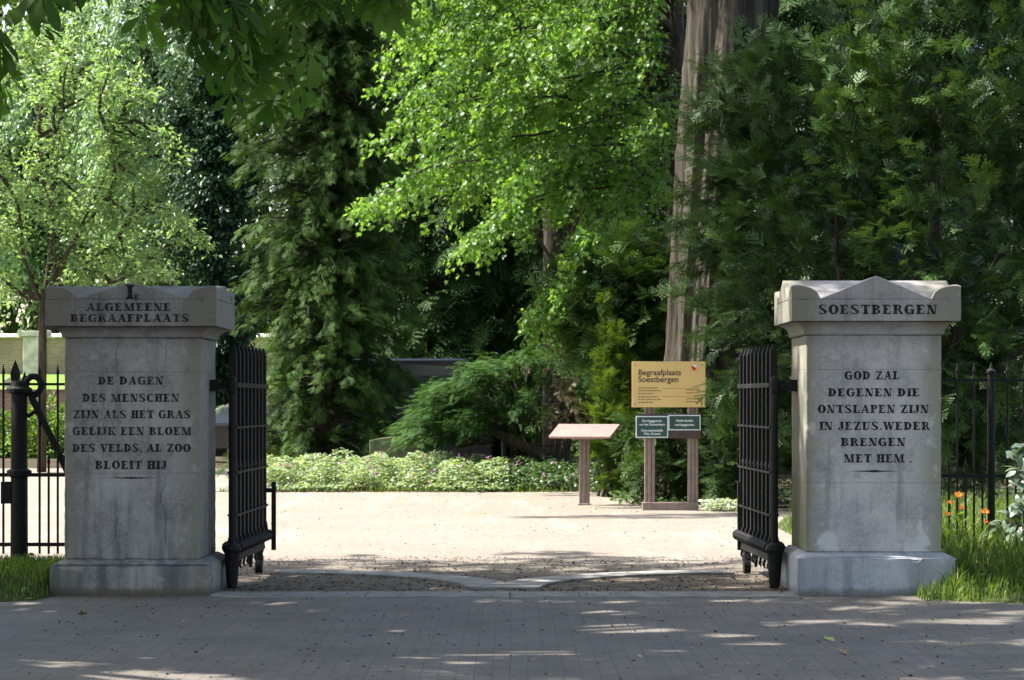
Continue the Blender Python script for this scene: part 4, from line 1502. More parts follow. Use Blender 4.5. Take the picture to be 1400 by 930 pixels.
# --- the big column of hemlock left of the middle
rs = np.random.default_rng(21)
base = np.array((-3.72, 53.2, 0))
root = thing('hemlock_tree', tuple(base), 'tall dark column shaped conifer with a sunlit left edge', 'tree')
tr = [tuple(base), tuple(base + (0, 0, 4)), tuple(base + (.1, 0, 9)), tuple(base + (.1, 0, 13.5))]
limbs = []
for i in range(950):
    h = .12 + 12.5 * rs.random() ** .9
    ph = rs.uniform(0, 2 * math.pi) if rs.random() < .45 else rs.uniform(math.pi, 2 * math.pi)
    r = (1.76 + .14 * math.sin(h * 1.7 + 2) + .14 * math.sin(h * 4.1)) * (1.0 if h < 10.5 else max(.15, (13.2 - h) / 2.7)) * (1.15 if h < 2.2 else 1)
    r *= rs.uniform(.45, 1.1)
    s = base + np.array((.02, 0, h))
    e = s + np.array((r * math.cos(ph), r * math.sin(ph) * .95, rs.uniform(-.25, .25) - .10 * r))
    limbs.append(curve(s, e, .18 * r, 7, rs, .04))
trunk_obj(root, tr, [.3, .24, .16, .03], M['bark_dark'], limbs, (.03, .006), 10)
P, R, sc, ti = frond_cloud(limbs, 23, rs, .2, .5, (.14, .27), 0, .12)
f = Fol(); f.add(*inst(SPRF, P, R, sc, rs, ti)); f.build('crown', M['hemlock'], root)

# --- maple hanging over the middle from a trunk behind the redwood
rs = np.random.default_rng(31)
tb = np.array((3.15, 49.0, 0))
mtr = [tuple(tb), tuple(tb + (-.05, 0, 3)), tuple(tb + (-.12, -.1, 6.5)), tuple(tb + (-.1, 0, 10)), tuple(tb + (0, 0, 13))]
limbs = []
T = [(500, 275, 46.5), (640, 322, 46), (735, 425, 46.2), (560, 140, 47), (520, 190, 46.8), (620, 60, 48), (690, 180, 46.5), (790, 250, 46), (820, 120, 46.5),
     (760, 30, 47), (680, 110, 46), (870, 190, 46), (905, 255, 47), (600, 215, 47.5), (570, 240, 48.5), (740, 150, 48), (800, 40, 45.5), (850, 300, 46.3), (780, 330, 46),
     (650, -20, 47), (720, -60, 46), (840, -30, 46), (560, 30, 49), (610, 130, 49.5), (640, 250, 49), (770, 390, 47), (880, 80, 47), (720, 250, 49), (555, 200, 46), (910, 150, 48), (830, 200, 48.5),
     (590, -30, 46.5), (690, 40, 49), (735, 425, 44.9), (765, 395, 44.8), (722, 432, 45.1), (650, 325, 44.9), (665, 315, 45.2), (700, 250, 45), (640, 330, 45), (540, 40, 47), (575, 80, 46.5), (520, 115, 46.5), (600, 10, 47), (640, 80, 46), (545, -20, 47), (535, 70, 48), (660, 150, 45.5), (600, 290, 47), (560, 250, 46.5), (700, 60, 45.5), (740, 90, 45.5), (610, 45, 46), (580, 120, 46), (800, 330, 45), (780, 360, 45.2), (750, 440, 45), (500, 282, 45.5), (520, 275, 45.8), (680, 290, 48), (700, 215, 46.2), (640, 165, 46.4), (760, 205, 47)]
tra = np.array(mtr)
for (px, py, Y) in T:
    e = A(px, py, Y)
    z0 = min(12, e[2] + rs.uniform(.5, 1.6))
    s, _ = sample(tra, np.array([z0 / 13]))
    L = np.linalg.norm(e - s[0])
    limbs.append(curve(s[0], e, .10 * L, 10, rs, .03))
for i in range(26):     # the crown above the frame
    e = np.array((rs.uniform(-2.5, 5.5), rs.uniform(45, 53), rs.uniform(9.3, 13.5)))
    s, _ = sample(tra, np.array([min(.95, (e[2] - 1) / 13)]))
    limbs.append(curve(s[0], e, .3, 9, rs, .04))
broad_tree('maple_tree', tuple(tb), mtr, [.22, .2, .18, .1, .03], limbs, 3.7, 25, (.065, .135), M['maple'], M['bark_dark'],
           'bright green maple whose layered branches hang over the middle', 'tree', 32, MAPLE, .8, (.3, .75), .8, -.25, .5, .95, .22, (.035, .006), .075)

rs = np.random.default_rng(35)
tb = np.array((.9, 57.5, 0))
tr2 = [tuple(tb), tuple(tb + (0, 0, 5)), tuple(tb + (-.2, 0, 10)), tuple(tb + (-.2, 0, 15))]
limbs = tree_limbs(rs, tr2, tb + (-1.0, 0, 9.6), (4.2, 2.4, 4.4), 46, .1, .25, (.55, 1.05), .05, zmin=6.6, front=.6)
broad_tree('maple_tree', tuple(tb), tr2, [.25, .22, .15, .03], limbs, 3.0, 24, (.10, .16), M['maple'], M['bark_dark'],
           'second maple filling the gaps behind the bright hanging one', 'tree', 36, MAPLE[:1], .5, (.4, .9), .9, -.15, .45, .7, .25, (.05, .008), .09)

# --- the redwood with its fibrous trunk right of the middle
rs = np.random.default_rng(41)
YT = 43.0
cl = A(962, 690, YT); c1 = A(966, 480, YT); c2 = A(982, 250, YT); c3 = A(1003, 60, YT); c4 = A(1015, -120, YT)
base = (cl[0], YT, 0)
root = thing('redwood_tree', base, 'massive tree trunk with fibrous brown bark behind the yellow board', 'tree')
m = MB()
cs = np.array([cl - (0, 0, .1), cl + (0, 0, .35), c1, c2, c3, c4, c4 + (.2, 0, 4), c4 + (.2, 0, 8)])
rr = [1.15, .78, .62, .66, .74, .74, .5, .1]
ns, nr = 180, 90
tt = np.linspace(0, 1, nr)
cz = np.concatenate([[0], np.cumsum(np.linalg.norm(np.diff(cs, axis=0), axis=1))]); cz /= cz[-1]
vs, fs = [], []
ph = rs.uniform(0, 6.28, 8)
for k, t in enumerate(tt):
    cc = np.array([np.interp(t, cz, cs[:, i]) for i in range(3)])
    r0 = np.interp(t, cz, rr)
    for j in range(ns):
        a = 2 * math.pi * j / ns
        flute = sum(math.sin((3 + 2 * q_) * a + ph[q_] + t * 2.5 * math.sin(ph[q_])) * (.075, .05, .03, .025, .02, .015)[q_] for q_ in range(6))
        dr = 1.2 * math.sin(5 * t + ph[1]) + .8 * math.sin(13 * t + ph[2])
        rid = abs(math.sin(11 * a + dr + .6 * math.sin(3 * a))) + .6 * abs(math.sin(23 * a + 2 * dr + ph[3])) + .4 * abs(math.sin(37 * a - dr + 9 * t))
        r = r0 * (1 + flute * (1.6 - .6 * t)) - .030 * rid + rs.normal(0, .006)
        vs.append((cc[0] + r * math.cos(a), cc[1] + r * math.sin(a), cc[2]))
for k in range(nr - 1):
    for j in range(ns):
        fs.append((k * ns + j, k * ns + (j + 1) % ns, (k + 1) * ns + (j + 1) % ns, (k + 1) * ns + j))
m.add(vs, fs); m.build('trunk', M['bark_red'], root, smooth=True)
limbs = []
for i in range(56):
    h = rs.uniform(9.4, 18)
    ph_ = rs.uniform(0, 2 * math.pi)
    r = rs.uniform(2.0, 5.2) * (1 - .4 * (h - 9.4) / 8.6)
    s = np.array((c4[0], YT, h))
    limbs.append(curve(s, s + (r * math.cos(ph_), r * math.sin(ph_), -.15 * r), .15 * r, 8, rs, .05))
for i in range(12):  # unseen long limbs, added to cast shadow streaks across the gravel
    e = np.array((rs.uniform(-7.5, -3.5), rs.uniform(36.8, 42.0), rs.uniform(10.5, 15)))
    limbs.append(curve((c4[0], YT, e[2] + .6), e, .5, 10, rs, .04))
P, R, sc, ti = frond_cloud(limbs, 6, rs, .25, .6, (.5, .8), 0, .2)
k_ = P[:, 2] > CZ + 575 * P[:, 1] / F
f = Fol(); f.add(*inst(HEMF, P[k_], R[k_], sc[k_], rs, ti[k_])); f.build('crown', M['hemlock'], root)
m = MB(); limb_tubes(m, [c for c in limbs if c[:, 2].min() > 8.8], .06, .01); m.build('limbs', M['bark_dark'], root, smooth=True)


# --- yews: plumes of flat needle sprays all over
def yew(name, base, centre, radii, nplume, seed, mat, label, zmin=.3, fl=(.18, .36), front=.65, per=17, cut=None, plume=(.6, 1.35), extra=(), upz=.55, tk=.16):
    rs = np.random.default_rng(seed)
    root = thing(name, base, label, 'tree')
    b = np.array(base, float)
    limbs, core = [], []
    c, r = np.array(centre, float), np.array(radii, float)
    tops = []
    for i in range(6):
        e = c + np.array((rs.uniform(-.5, .5) * r[0], rs.uniform(-.4, .4) * r[1], r[2] * rs.uniform(.3, .8)))
        core.append(curve(b + rs.normal(0, .12, 3) * (1, 1, 0), e, .0, 8, rs, .05))
    n = 0
    while n < nplume:
        v = nrm(rs.normal(0, 1, 3))
        if rs.random() < front: v[1] = -abs(v[1])
        p = c + v * r * rs.uniform(.62, 1.0) * (1 + .13 * math.sin(5 * v[0] + 3 * v[2]) + .1 * math.sin(9 * v[2] + 4 * v[0]))
        if p[2] < zmin or (cut and cut(p)): continue
        out = nrm(p - c * (1, 1, .6) - np.array((0, 0, .4 * c[2]))) + np.array((0, 0, upz)) + rs.normal(0, .3, 3)
        out = nrm(out)
        L = rs.uniform(*plume)
        limbs.append(curve(p - out * L, p + out * L * .25, .10 * L, 6, rs, .06))
        n += 1
    for (q0, q1) in extra:
        for k in range(3):
            limbs.append(curve(q0, q1 + rs.normal(0, .16, 3) * (1, .8, 1.3), .2, 9, rs, .05))
    trunk_obj(root, [tuple(b - (0, 0, .1)), tuple(b + (0, 0, 1)), tuple(c + (0, 0, r[2] * .5))], [tk * 1.4, tk, .04], M['bark_dark'], core, (tk * .5, .02))
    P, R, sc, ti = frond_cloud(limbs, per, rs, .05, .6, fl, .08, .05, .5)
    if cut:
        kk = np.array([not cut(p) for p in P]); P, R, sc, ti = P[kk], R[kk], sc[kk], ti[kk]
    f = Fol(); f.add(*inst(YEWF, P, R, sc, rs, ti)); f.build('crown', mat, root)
    return root


def above_frame_line(p): return False


yew('yew_tree', (6.2, 40.0, 0), (6.5, 40.2, 3.9), (3.9, 2.6, 5.6), 760, 51, M['yew'], 'huge dark green yew filling the right side behind the pale pillar', .35,
    extra=[(A(1080, 360, 40.5), A(935, 330, 41.2)), (A(1080, 300, 40.5), A(928, 200, 41.2)), (A(1060, 240, 40.6), A(985, 95, 41.2)), (A(1060, 420, 40.6), A(985, 400, 41.3)), (A(1080, 250, 40.6), A(930, 250, 41.2)), (A(1080, 220, 40.6), A(945, 150, 41.2)), (A(1080, 330, 40.6), A(925, 290, 41.3)), (A(1080, 210, 40.6), A(1040, 60, 41)), (A(1080, 380, 40.6), A(955, 365, 41.3)), (A(1080, 200, 40.6), A(1000, 150, 41)), (A(1080, 230, 40.6), A(975, 180, 41)), (A(1080, 250, 40.6), A(985, 215, 41)), (A(1080, 280, 40.6), A(970, 240, 41)), (A(1080, 310, 40.6), A(965, 280, 41)), (A(1080, 340, 40.6), A(975, 310, 41)), (A(1080, 370, 40.6), A(980, 340, 41)), (A(1080, 200, 40.6), A(1030, 110, 41))])
yew('yew_tree', (12.5, 43.5, 0), (11.5, 43.0, 5.0), (4.2, 3.0, 6.5), 420, 52, M['yew'], 'second dark yew at the right edge behind the huge one', .4)
yew('golden_yew', (1.62, 44.6, 0), (1.72, 44.6, 1.25), (.40, .5, 1.75), 80, 53, M['goldyew'], 'narrow upright yellow green yew left of the mustard board', .15, (.16, .26), .7, 34, plume=(.35, .6), upz=1.1, tk=.06)
yew('yew_tree', (2.9, 46.2, 0), (2.1, 45.8, 3.2), (1.35, 1.0, 1.2), 150, 54, M['yew'], 'small yew with a level branch left of the big trunk', 2.0, (.24, .42), .6, 16,
    extra=[(A(930, 440, 45.5), A(785, 385, 45.2)), (A(930, 440, 45.5), A(800, 425, 45)), (A(930, 400, 45.5), A(840, 375, 45.2))], tk=.10)
yew('yew_bush', (2.55, 42.0, 0), (2.6, 41.8, .9), (.85, .6, .95), 90, 55, M['yew'], 'low dark yew bush behind the posts of the mustard board', .1, (.2, .36), .7, 16, plume=(.4, .7), tk=.05)
yew('yew_bush', (3.55, 40.6, 0), (3.5, 40.4, .8), (.55, .5, 1.0), 70, 56, M['yew'], 'small fresh green yew bush right of the mustard board', .1, (.18, .32), .7, 16, plume=(.3, .6), tk=.05)

# --- the spreading juniper
rs = np.random.default_rng(61)
YJ = 49.8
root = thing('juniper_shrub', (.95, YJ, 0), 'wide spreading juniper with flat layered boughs on a leaning stem', 'shrub')
m = MB()
st = [A(768, 640, YJ), A(735, 618, YJ), A(700, 603, YJ), A(665, 585, YJ), A(630, 570, YJ)]
m.tube([tuple(p) for p in st], [.13, .11, .10, .08, .04], 10)
m.tube([tuple(A(768, 645, YJ)), tuple(A(775, 600, YJ)), tuple(A(765, 550, YJ)), tuple(A(745, 520, YJ))], [.12, .09, .07, .03], 8)
m.build('trunk', M['bark_dark'], root, smooth=True)
limbs, dry = [], []
J = [(575, 590), (560, 575), (590, 555), (600, 530), (625, 520), (640, 508), (670, 500), (700, 492), (730, 490), (760, 490), (790, 500), (815, 520), (828, 545), (610, 575), (650, 540), (690, 520), (720, 505), (640, 575),
     (580, 605), (620, 598), (670, 560), (715, 545), (750, 520), (780, 515), (800, 535), (825, 560), (680, 585), (590, 540), (660, 520), (700, 575), (560, 600), (610, 550), (640, 555), (740, 560), (680, 545), (545, 585), (552, 600), (570, 560), (583, 570), (600, 590), (835, 540), (830, 560), (822, 530), (805, 508), (790, 530), (810, 550), (795, 560), (775, 500), (840, 555), (745, 488), (715, 488), (820, 575), (615, 535), (628, 560), (655, 500), (635, 525)]
for k in range(4):
    for (px, py) in J:
        e = A(px + rs.normal(0, 9), py + rs.normal(0, 5), YJ + rs.uniform(-1.2, 1.2))
        s = A(min(785, max(640, px + (720 - px) * .55)), min(600, py + 40), YJ + rs.uniform(-.2, .2))
        s[2] = s[2] * .35 + (e[2] - .1) * .65
        limbs.append(curve(s, e, .10, 7, rs, .06))
b = MB(); limb_tubes(b, limbs, .018, .005, 4); b.build('limbs', M['bark_dark'], root, smooth=True)
P, R, sc, ti = frond_cloud(limbs, 60, rs, .25, .36, (.11, .22), .02, .05, .25)
f = Fol(); f.add(*inst(JUNF, P, R, sc, rs, ti)); f.build('crown', M['juniper'], root)
for k in range(30):
    e = A(rs.uniform(745, 825), rs.uniform(505, 585), YJ - .2 + rs.uniform(-.8, .8))
    s = e + rs.normal(0, .2, 3) + (-.15, 0, .1)
    dry.append(curve(s, e + (.1, 0, -.2), .0, 5, rs, .08))
P, R, sc, ti = frond_cloud(dry, 22, rs, .0, .7, (.14, .24), -.2, .1, .6)
f = Fol(); f.add(*inst(JUNF, P, R, sc * .9, rs, ti)); f.build('dry_twigs', M['drytwig'], root)

# --- small leaved tree left, its boughs sweeping over the dark pillar
rs = np.random.default_rng(71)
YH = 60.0
tb = A(57, 640, YH); tb[2] = 0
htr = [tuple(tb), tuple(A(58, 470, YH)), tuple(A(60, 396, YH))]
main = []
for (bx, by, dy) in ((-95, 398, 0), (245, 212, .6), (185, 100, -.8), (100, 20, 1.0), (-10, 50, -.6), (-90, 215, .5), (240, 330, -1.0), (150, 180, -1.6), (60, 110, -1.2)):
    main.append(curve(A(60, 398 + rs.uniform(0, 25), YH), A(bx, by, YH + dy), -.35 if by < 350 else .1, 12, rs, .07))
allp = np.concatenate([c[3:10] for c in main])
limbs = list(main)
H = [(0, 402), (150, 300), (235, 300), (130, 240), (200, 240), (190, 130), (230, 190), (110, 70), (30, 60), (-40, 300), (-80, 220), (-60, 140), (70, 150), (110, 330), (190, 340), (220, 370), (90, 210), (150, 180), (160, 100), (-50, 60),
     (140, 380), (210, 270), (40, 220), (20, 330), (255, 320), (180, 200), (100, 375), (170, 370), (60, 300), (120, 290), (20, 270), (60, 60), (130, 130)]
for k in range(2):
    for b_ in H:
        e = A(b_[0] + rs.normal(0, 10), b_[1] + rs.normal(0, 12), YH + rs.uniform(-2.2, 1.8))
        j = np.argsort(np.linalg.norm(allp - e, axis=1))[rs.integers(0, 4)]
        limbs.append(curve(allp[j], e, .15, 8, rs, .07))
broad_tree('hornbeam_tree', tuple(tb), htr, [.11, .095, .085], limbs, 11, 10, (.10, .17), M['hornbeam'], M['bark_grey'],
           'airy light green tree with sweeping dark boughs above the dark pillar', 'tree', 72, LEAF2, .22, (.35, .9), 1.0, .0, .5, .25, .15, (.055, .006), .07)

# --- dark ivy clad tree between that and the conifer
rs = np.random.default_rng(81)
tb = A(292, 560, 78); tb[2] = 0
tr = [tuple(tb), tuple(tb + (0, 0, 5)), tuple(tb + (.1, 0, 10)), tuple(tb + (.1, 0, 15))]
limbs = tree_limbs(rs, tr, tb + (0, 0, 7), (1.75, 1.6, 6.3), 130, .1, .05, (.7, 1.05), .05, front=.6)
broad_tree('ivy_clad_tree', tuple(tb), tr, [.4, .35, .25, .05], limbs, 10, 9, (.13, .22), M['ivy'], M['bark_dark'], 'dark blue green ivy clad tree left of the tall conifer', 'tree', 82, LEAF2, .4, (.4, .8), 1.0, 0, .4, .8, .3, (.05, .01))

# --- silvery willows far left
def willow(px, Y, zc, rx, rz, seed, label, n=70):
    rs = np.random.default_rng(seed)
    tb = A(px, 549, Y); tb[2] = 2.0
    tr = [tuple(tb), tuple(tb + (.2, 0, zc * .4)), tuple(tb + (-.1, 0, zc)), tuple(tb + (.2, 0, zc + rz * .7))]
    limbs = tree_limbs(rs, tr, tb + (0, 0, zc), (rx, 3.0, rz), n, .2, .2, (.4, 1.05), .05, front=.6)
    broad_tree('willow_tree', tuple(tb), tr, [.45, .38, .28, .05], limbs, 3.6, 18, (.16, .26), M['willow'], M['bark_dark'], label, 'tree', seed + 1, LEAF2, 1.1, (1.0, 2.2), .8, -.1, .5, 1.3, .2, (.12, .015), .08, 'pale willows behind the brick wall')


willow(60, 108, 9.5, 5.0, 6.5, 91, 'silvery green drooping tree behind the wall, at the left edge', 80)
willow(225, 104, 10.5, 4.2, 7.0, 93, 'silvery green drooping tree behind the wall, above the dark pillar', 80)
willow(-150, 100, 9, 5, 6, 95, 'silvery green drooping tree beyond the left edge of the view', 50)

# --- dark evergreens behind the juniper, and the wood that closes the view
def thuja(px, Y, r, h, seed, label, mat='thuja', n=330):
    rs = np.random.default_rng(seed)
    b = A(px, 549, Y); b[2] = 0
    root = thing('thuja_tree', tuple(b), label, 'tree', 'dark evergreens behind the juniper')
    limbs = []
    for i in range(n):
        z = .4 + (h - .8) * rs.random()
        p_ = rs.uniform(math.pi * .95, math.pi * 2.05)
        rr_ = r * rs.uniform(.7, 1.1) * (1 if z < h * .7 else max(.2, (h - z) / (h * .3)))
        s = b + (0, 0, z)
        limbs.append(curve(s, s + (rr_ * math.cos(p_), rr_ * math.sin(p_), rs.uniform(-.3, .5)), .0, 6, rs, .05))
    trunk_obj(root, [tuple(b), tuple(b + (0, 0, h * .5)), tuple(b + (0, 0, h))], [.35, .25, .04], M['bark_dark'], limbs, (.04, .01), 10)
    P, R, sc, ti = frond_cloud(limbs, 7, rs, .3, .6, (.5, .85), -.3, .35, .5)
    f = Fol(); f.add(*inst(HEMF, P, R, sc, rs, ti)); f.build('crown', M[mat], root)


for k, (px, Y, r, h, lab) in enumerate(((600, 69, 1.5, 16, 'dark evergreen nearest to the tall conifer, behind the van'), (668, 71, 1.4, 16, 'dark evergreen behind the middle of the juniper'),
                                      (735, 70, 1.4, 17, 'dark evergreen behind the right half of the juniper'), (800, 68, 1.4, 16, 'dark evergreen right of the juniper top'), (868, 66, 1.5, 16, 'dark evergreen seen left of the big fibrous trunk'),
                                      (1075, 60, 2.0, 14, 'dark evergreen hidden behind the huge yew'), (1250, 60, 2.4, 14, 'dark evergreen far behind the pale pillar'), (480, 74, 1.8, 17, 'dark evergreen behind the tall conifer'))):
    thuja(px, Y, r, h, 110 + k, lab)

rs = np.random.default_rng(131)
N = 150000
P = np.stack([rs.uniform(-46, 52, N), rs.uniform(112, 122, N), 1.5 + 30 * rs.random(N) ** 1.05], 1)
clump = np.sin(P[:, 0] * .55) * np.sin(P[:, 2] * .6 + P[:, 0] * .2) + .5 * np.sin(P[:, 0] * 1.3 + 2) * np.sin(P[:, 2] * 1.1)
P[:, 1] -= 3.2 * clump
kp = (P[:, 2] < 27 + 4 * np.sin(P[:, 0] * .3) + 2.5 * np.sin(P[:, 0] * .9)) & (rs.random(N) < .90 + .3 * clump)
P = P[kp]
d = rs.normal(0, .6, P.shape); d[:, 2] -= .7
f = Fol(); f.add(*inst(LEAF2, P, frames(d, np.array((0, -.3, 1.0)) + rs.normal(0, .5, P.shape)), rs.uniform(.4, .75, len(P)), rs))
tag(f.build('distant_wood', M['wood']), 'mass of green wood closing the view behind everything', kind='stuff')
m = MB()
for i in range(46):
    x = -44 + i * 2.1 + rs.normal(0, .5); yy = rs.uniform(116, 121)
    m.tube([(x, yy, 0), (x + .2, yy, 10), (x + .4, yy, 19)], [.3, .22, .06], 7)
tag(m.build('wood_trunks', M['bark_dark']), 'trunks inside the far wood', kind='stuff')

# ---------------------------------------------------------------- beds, grass and flowers
def ground_leaves(name, n, place, size, mat, seed, label, cat=None, kind='stuff', tpl=LEAF6, upj=.5, flowers=None, parent=None):
    rs = np.random.default_rng(seed)
    P = place(rs, n)
    d = rs.normal(0, 1, P.shape); d[:, 2] = rs.uniform(-.35, .35, len(P))
    up = np.array((0, -.25, 1.0)) + rs.normal(0, upj, P.shape)
    f = Fol(); f.add(*inst(tpl, P, frames(d, up), rs.uniform(size[0], size[1], len(P)), rs))
    o = f.build(name, mat, parent)
    if parent is None: tag(o, label, cat, kind=kind)
    return o


def bumpy(x, y, s=1.0): return .5 + .25 * np.sin(x * 3.1 * s + 1.3 * np.sin(y * 2)) + .25 * np.sin(y * 4.3 * s + x * 1.7)


def bed_height(x, y, h):
    front = np.clip((y - 47.0 - .25 * np.sin(x * 5.3) * np.sin(x * 1.9)) / .6, .05, 1) ** .5
    cl = np.abs(np.sin(x * 4.1 + 1.1 * np.sin(y * 3))) * np.abs(np.sin(y * 3.7 + .8 * np.sin(x * 2.3)))
    return h * (.30 + .35 * bumpy(x, y) + .45 * cl) * front


def pl_ger(rs, n):
    x = rs.uniform(-4.7, -.1, n); y = rs.uniform(46.95, 50.0, n) + .15 * np.sin(x * 2.2)
    h = bed_height(x, y, .66)
    return np.stack([x, y, h * (1 - .75 * rs.random(n) ** 2.2)], 1)


ground_leaves('geranium_bed', 25000, pl_ger, (.045, .105), M['geranium'], 141, 'pale green bed of flowering geraniums along the gravel')


def pl_gi(rs, n):
    x = rs.uniform(-.6, 2.3, n); y = rs.uniform(46.9, 50.4, n) + .15 * np.sin(x * 2.2)
    h = bed_height(x, y, .58)
    return np.stack([x, y, h * (1 - .75 * rs.random(n) ** 2.2)], 1)


ground_leaves('leafy_bed', 10000, pl_gi, (.06, .11), M['ground_ivy'], 142, 'darker leafy ground cover under the juniper behind the lectern')
rs = np.random.default_rng(143)
n = 70
x = np.where(rs.random(n) < .8, rs.uniform(-4.4, -.3, n), rs.uniform(-.3, 1.6, n)); y = rs.uniform(47.1, 49.8, n)
h = bed_height(x, y, .66) * rs.uniform(.75, 1.05, n) + .05
P = np.repeat(np.stack([x, y, h], 1), 5, 0) + rs.normal(0, .018, (n * 5, 3))
d = rs.normal(0, 1, P.shape)
f = Fol(); f.add(*inst(LEAF6, P, frames(d, np.array((0, -.8, 1.0)) + rs.normal(0, .3, P.shape)), rs.uniform(.035, .055, len(P)), rs))
tag(f.build('geranium_blossom', M['pink']), 'small pink blossoms scattered over the geranium bed', kind='stuff')


def pl_var(rs, n):
    x = rs.uniform(2.82, 3.55, n); y = rs.uniform(38.4, 39.6, n)
    return np.stack([x, y, .16 * bumpy(x, y, 1.5) * rs.random(n) ** .5], 1)


ground_leaves('variegated_ground_cover', 900, pl_var, (.06, .10), M['variegated'], 144, 'white edged ground cover beside the mustard board')


def pl_soil(rs, n):
    x = rs.uniform(1.6, 9, n); y = rs.uniform(40.2, 46, n)
    return np.stack([x, y, .12 * rs.random(n)], 1)


ground_leaves('woodland_ground_cover', 3500, pl_soil, (.06, .11), M['ground_ivy'], 145, 'low leaves on the shaded earth under the trees')

# border plants at the far side of the gravel, left
def bush(px, Y, r, h, n, size, mat, seed, label):
    b = A(px, 549, Y); b[2] = 0
    root = thing('border_shrub', tuple(b), label, 'shrub', 'green shrubs under the retaining wall')
    rs = np.random.default_rng(seed)
    m = MB()
    for i in range(7):
        a = rs.uniform(0, 6.28); m.tube([tuple(b), tuple(b + (r * .3 * math.cos(a), r * .3 * math.sin(a), h * .5)), tuple(b + (r * .6 * math.cos(a), r * .6 * math.sin(a), h * .85))], [.02, .014, .006], 5)
    m.build('stems', M['bark_dark'], root)
    v = nrm(rs.normal(0, 1, (n, 3))) * (rs.random(n) ** .4)[:, None]
    v[:, 2] = np.abs(v[:, 2])
    wob = 1 + .2 * np.sin(v[:, 0] * 7 + seed) * np.cos(v[:, 2] * 6)
    P = b + v * wob[:, None] * np.array((r, r * .8, h))
    d = v + rs.normal(0, .6, P.shape); d[:, 2] -= .2
    f = Fol(); f.add(*inst(LEAF2, P, frames(d, UP + rs.normal(0, .5, P.shape)), rs.uniform(size[0], size[1], n), rs)); f.build('foliage', mat, root)


for k, (px, Y, r, h, mt, lab) in enumerate(((-60, 76, 1.6, 1.7, 'fern', 'sunlit green shrub at the left edge beyond the fence'), (25, 77, 1.5, 1.5, 'wood', 'darker green shrub behind the thick fence post'), (62, 75.5, 1.3, 1.6, 'fern', 'sunlit green shrub between fence post and dark pillar'),
                                           (110, 77, 1.5, 1.6, 'fern', 'green shrub hidden behind the dark pillar'), (385, 56, .8, .75, 'fern', 'bright green shrub at the foot of the tall conifer'))):
    bush(px, Y, r, h, 2600, (.12, .22) if Y > 60 else (.07, .12), M[mt], 150 + k, lab)
rs = np.random.default_rng(156)


def blades(name, n, place, hgt, wid, mat, seed, label, lean=.35):
    rs = np.random.default_rng(seed)
    P, hs = place(rs, n)
    N = len(P)
    a = rs.uniform(0, 2 * math.pi, N)
    L = rs.uniform(*hgt, N) * hs
    dx = np.cos(a) * lean * L * rs.random(N); dy = np.sin(a) * lean * L * rs.random(N)
    b = rs.uniform(0, 2 * math.pi, N)
    wx, wy = np.cos(b) * wid, np.sin(b) * wid
    z0 = np.zeros(N)
    V = np.stack([P + np.stack([wx, wy, z0], 1), P - np.stack([wx, wy, z0], 1),
                  P + np.stack([dx * .4 - wx * .8, dy * .4 - wy * .8, L * .6], 1), P + np.stack([dx * .4 + wx * .8, dy * .4 + wy * .8, L * .6], 1),
                  P + np.stack([dx * 1.3, dy * 1.3, L * .92], 1)], 1).reshape(-1, 3)
    T = (np.array([(0, 1, 2), (0, 2, 3), (3, 2, 4)])[None] + (np.arange(N) * 5)[:, None, None]).reshape(-1, 3)
    f = Fol(); f.add(V, T, np.repeat(rs.random(N) ** 1.4, 5)); tag(f.build(name, mat), label, kind='stuff')


def pl_left(rs, n):
    x = rs.uniform(-7, -3.55, n); y = rs.uniform(20.6, 24.5, n)
    z = np.array([h_left(a, b) for a, b in zip(x, y)])
    k = (z > -.015) & (x < -3.80)
    return np.stack([x, y, z - .01], 1)[k], np.clip((z[k] + .03) / .12, .35, 1)


blades('grass_left', 17000, pl_left, (.05, .12), .004, M['grass'], 161, 'short shaded grass left of the dark pillar')


def pl_right(rs, n):
    x = rs.uniform(3.2, 8.5, n); y = rs.uniform(20.4, 33, n)
    z = np.array([h_right(a, b) for a, b in zip(x, y)])
    k = (z > -.02) & ~((x < 3.68) & (y > 21.85) & (y < 23.3)) & (rs.random(n) < np.clip(1.3 - (y - 22) * .06, .3, 1)) & ((y < 24) | (x > 3.3))
    return np.stack([x, y, z - .01], 1)[k], np.clip((z[k] + .05) / .13, .4, 1.25) * np.where(y[k] > 23, 1.25, 1)


blades('grass_right', 26000, pl_right, (.10, .26), .005, M['grass'], 162, 'long sunlit grass right of the pale pillar', .8)


def pl_gate(rs, n):
    x = rs.uniform(-9, -3.6, n); y = rs.uniform(24.2, 25.0, n)
    return np.stack([x, y, np.zeros(n) - .01], 1), np.ones(n)


def pl_weeds(rs, n):
    x = rs.uniform(3.3, 4.2, n); y = rs.uniform(21.2, 21.85, n)
    return np.stack([x, y, np.array([h_right(a, b) for a, b in zip(x, y)])], 1), np.ones(n) * rs.uniform(.4, 1, n)


blades('dry_stalks', 1500, lambda rs, n: (lambda P, h: (P, h))(*pl_right(rs, n)), (.12, .30), .003, M['drytwig'], 166, 'dry stalks standing in the long grass', .8)
blades('weed_tufts', 500, pl_weeds, (.10, .22), .006, M['grass'], 164, 'tufts of weed at the foot of the pale pillar', .6)

def pl_weed_leaves(rs, n):
    x = np.where(rs.random(n) < .75, rs.uniform(3.5, 7, n), rs.uniform(-6, -3.9, n)); y = rs.uniform(20.8, 25.5, n)
    z = np.array([h_right(a, b) if a > 0 else h_left(a, b) for a, b in zip(x, y)])
    k = (z > 0.0) & ~((x < 3.7) & (x > 0) & (y > 21.8) & (y < 23.3))
    return np.stack([x, y, z + .10 * rs.random(n)], 1)[k]


ground_leaves('verge_weeds', 1500, pl_weed_leaves, (.03, .08), M['grass'], 165, 'broad leaved weeds mixed into the verge grass')

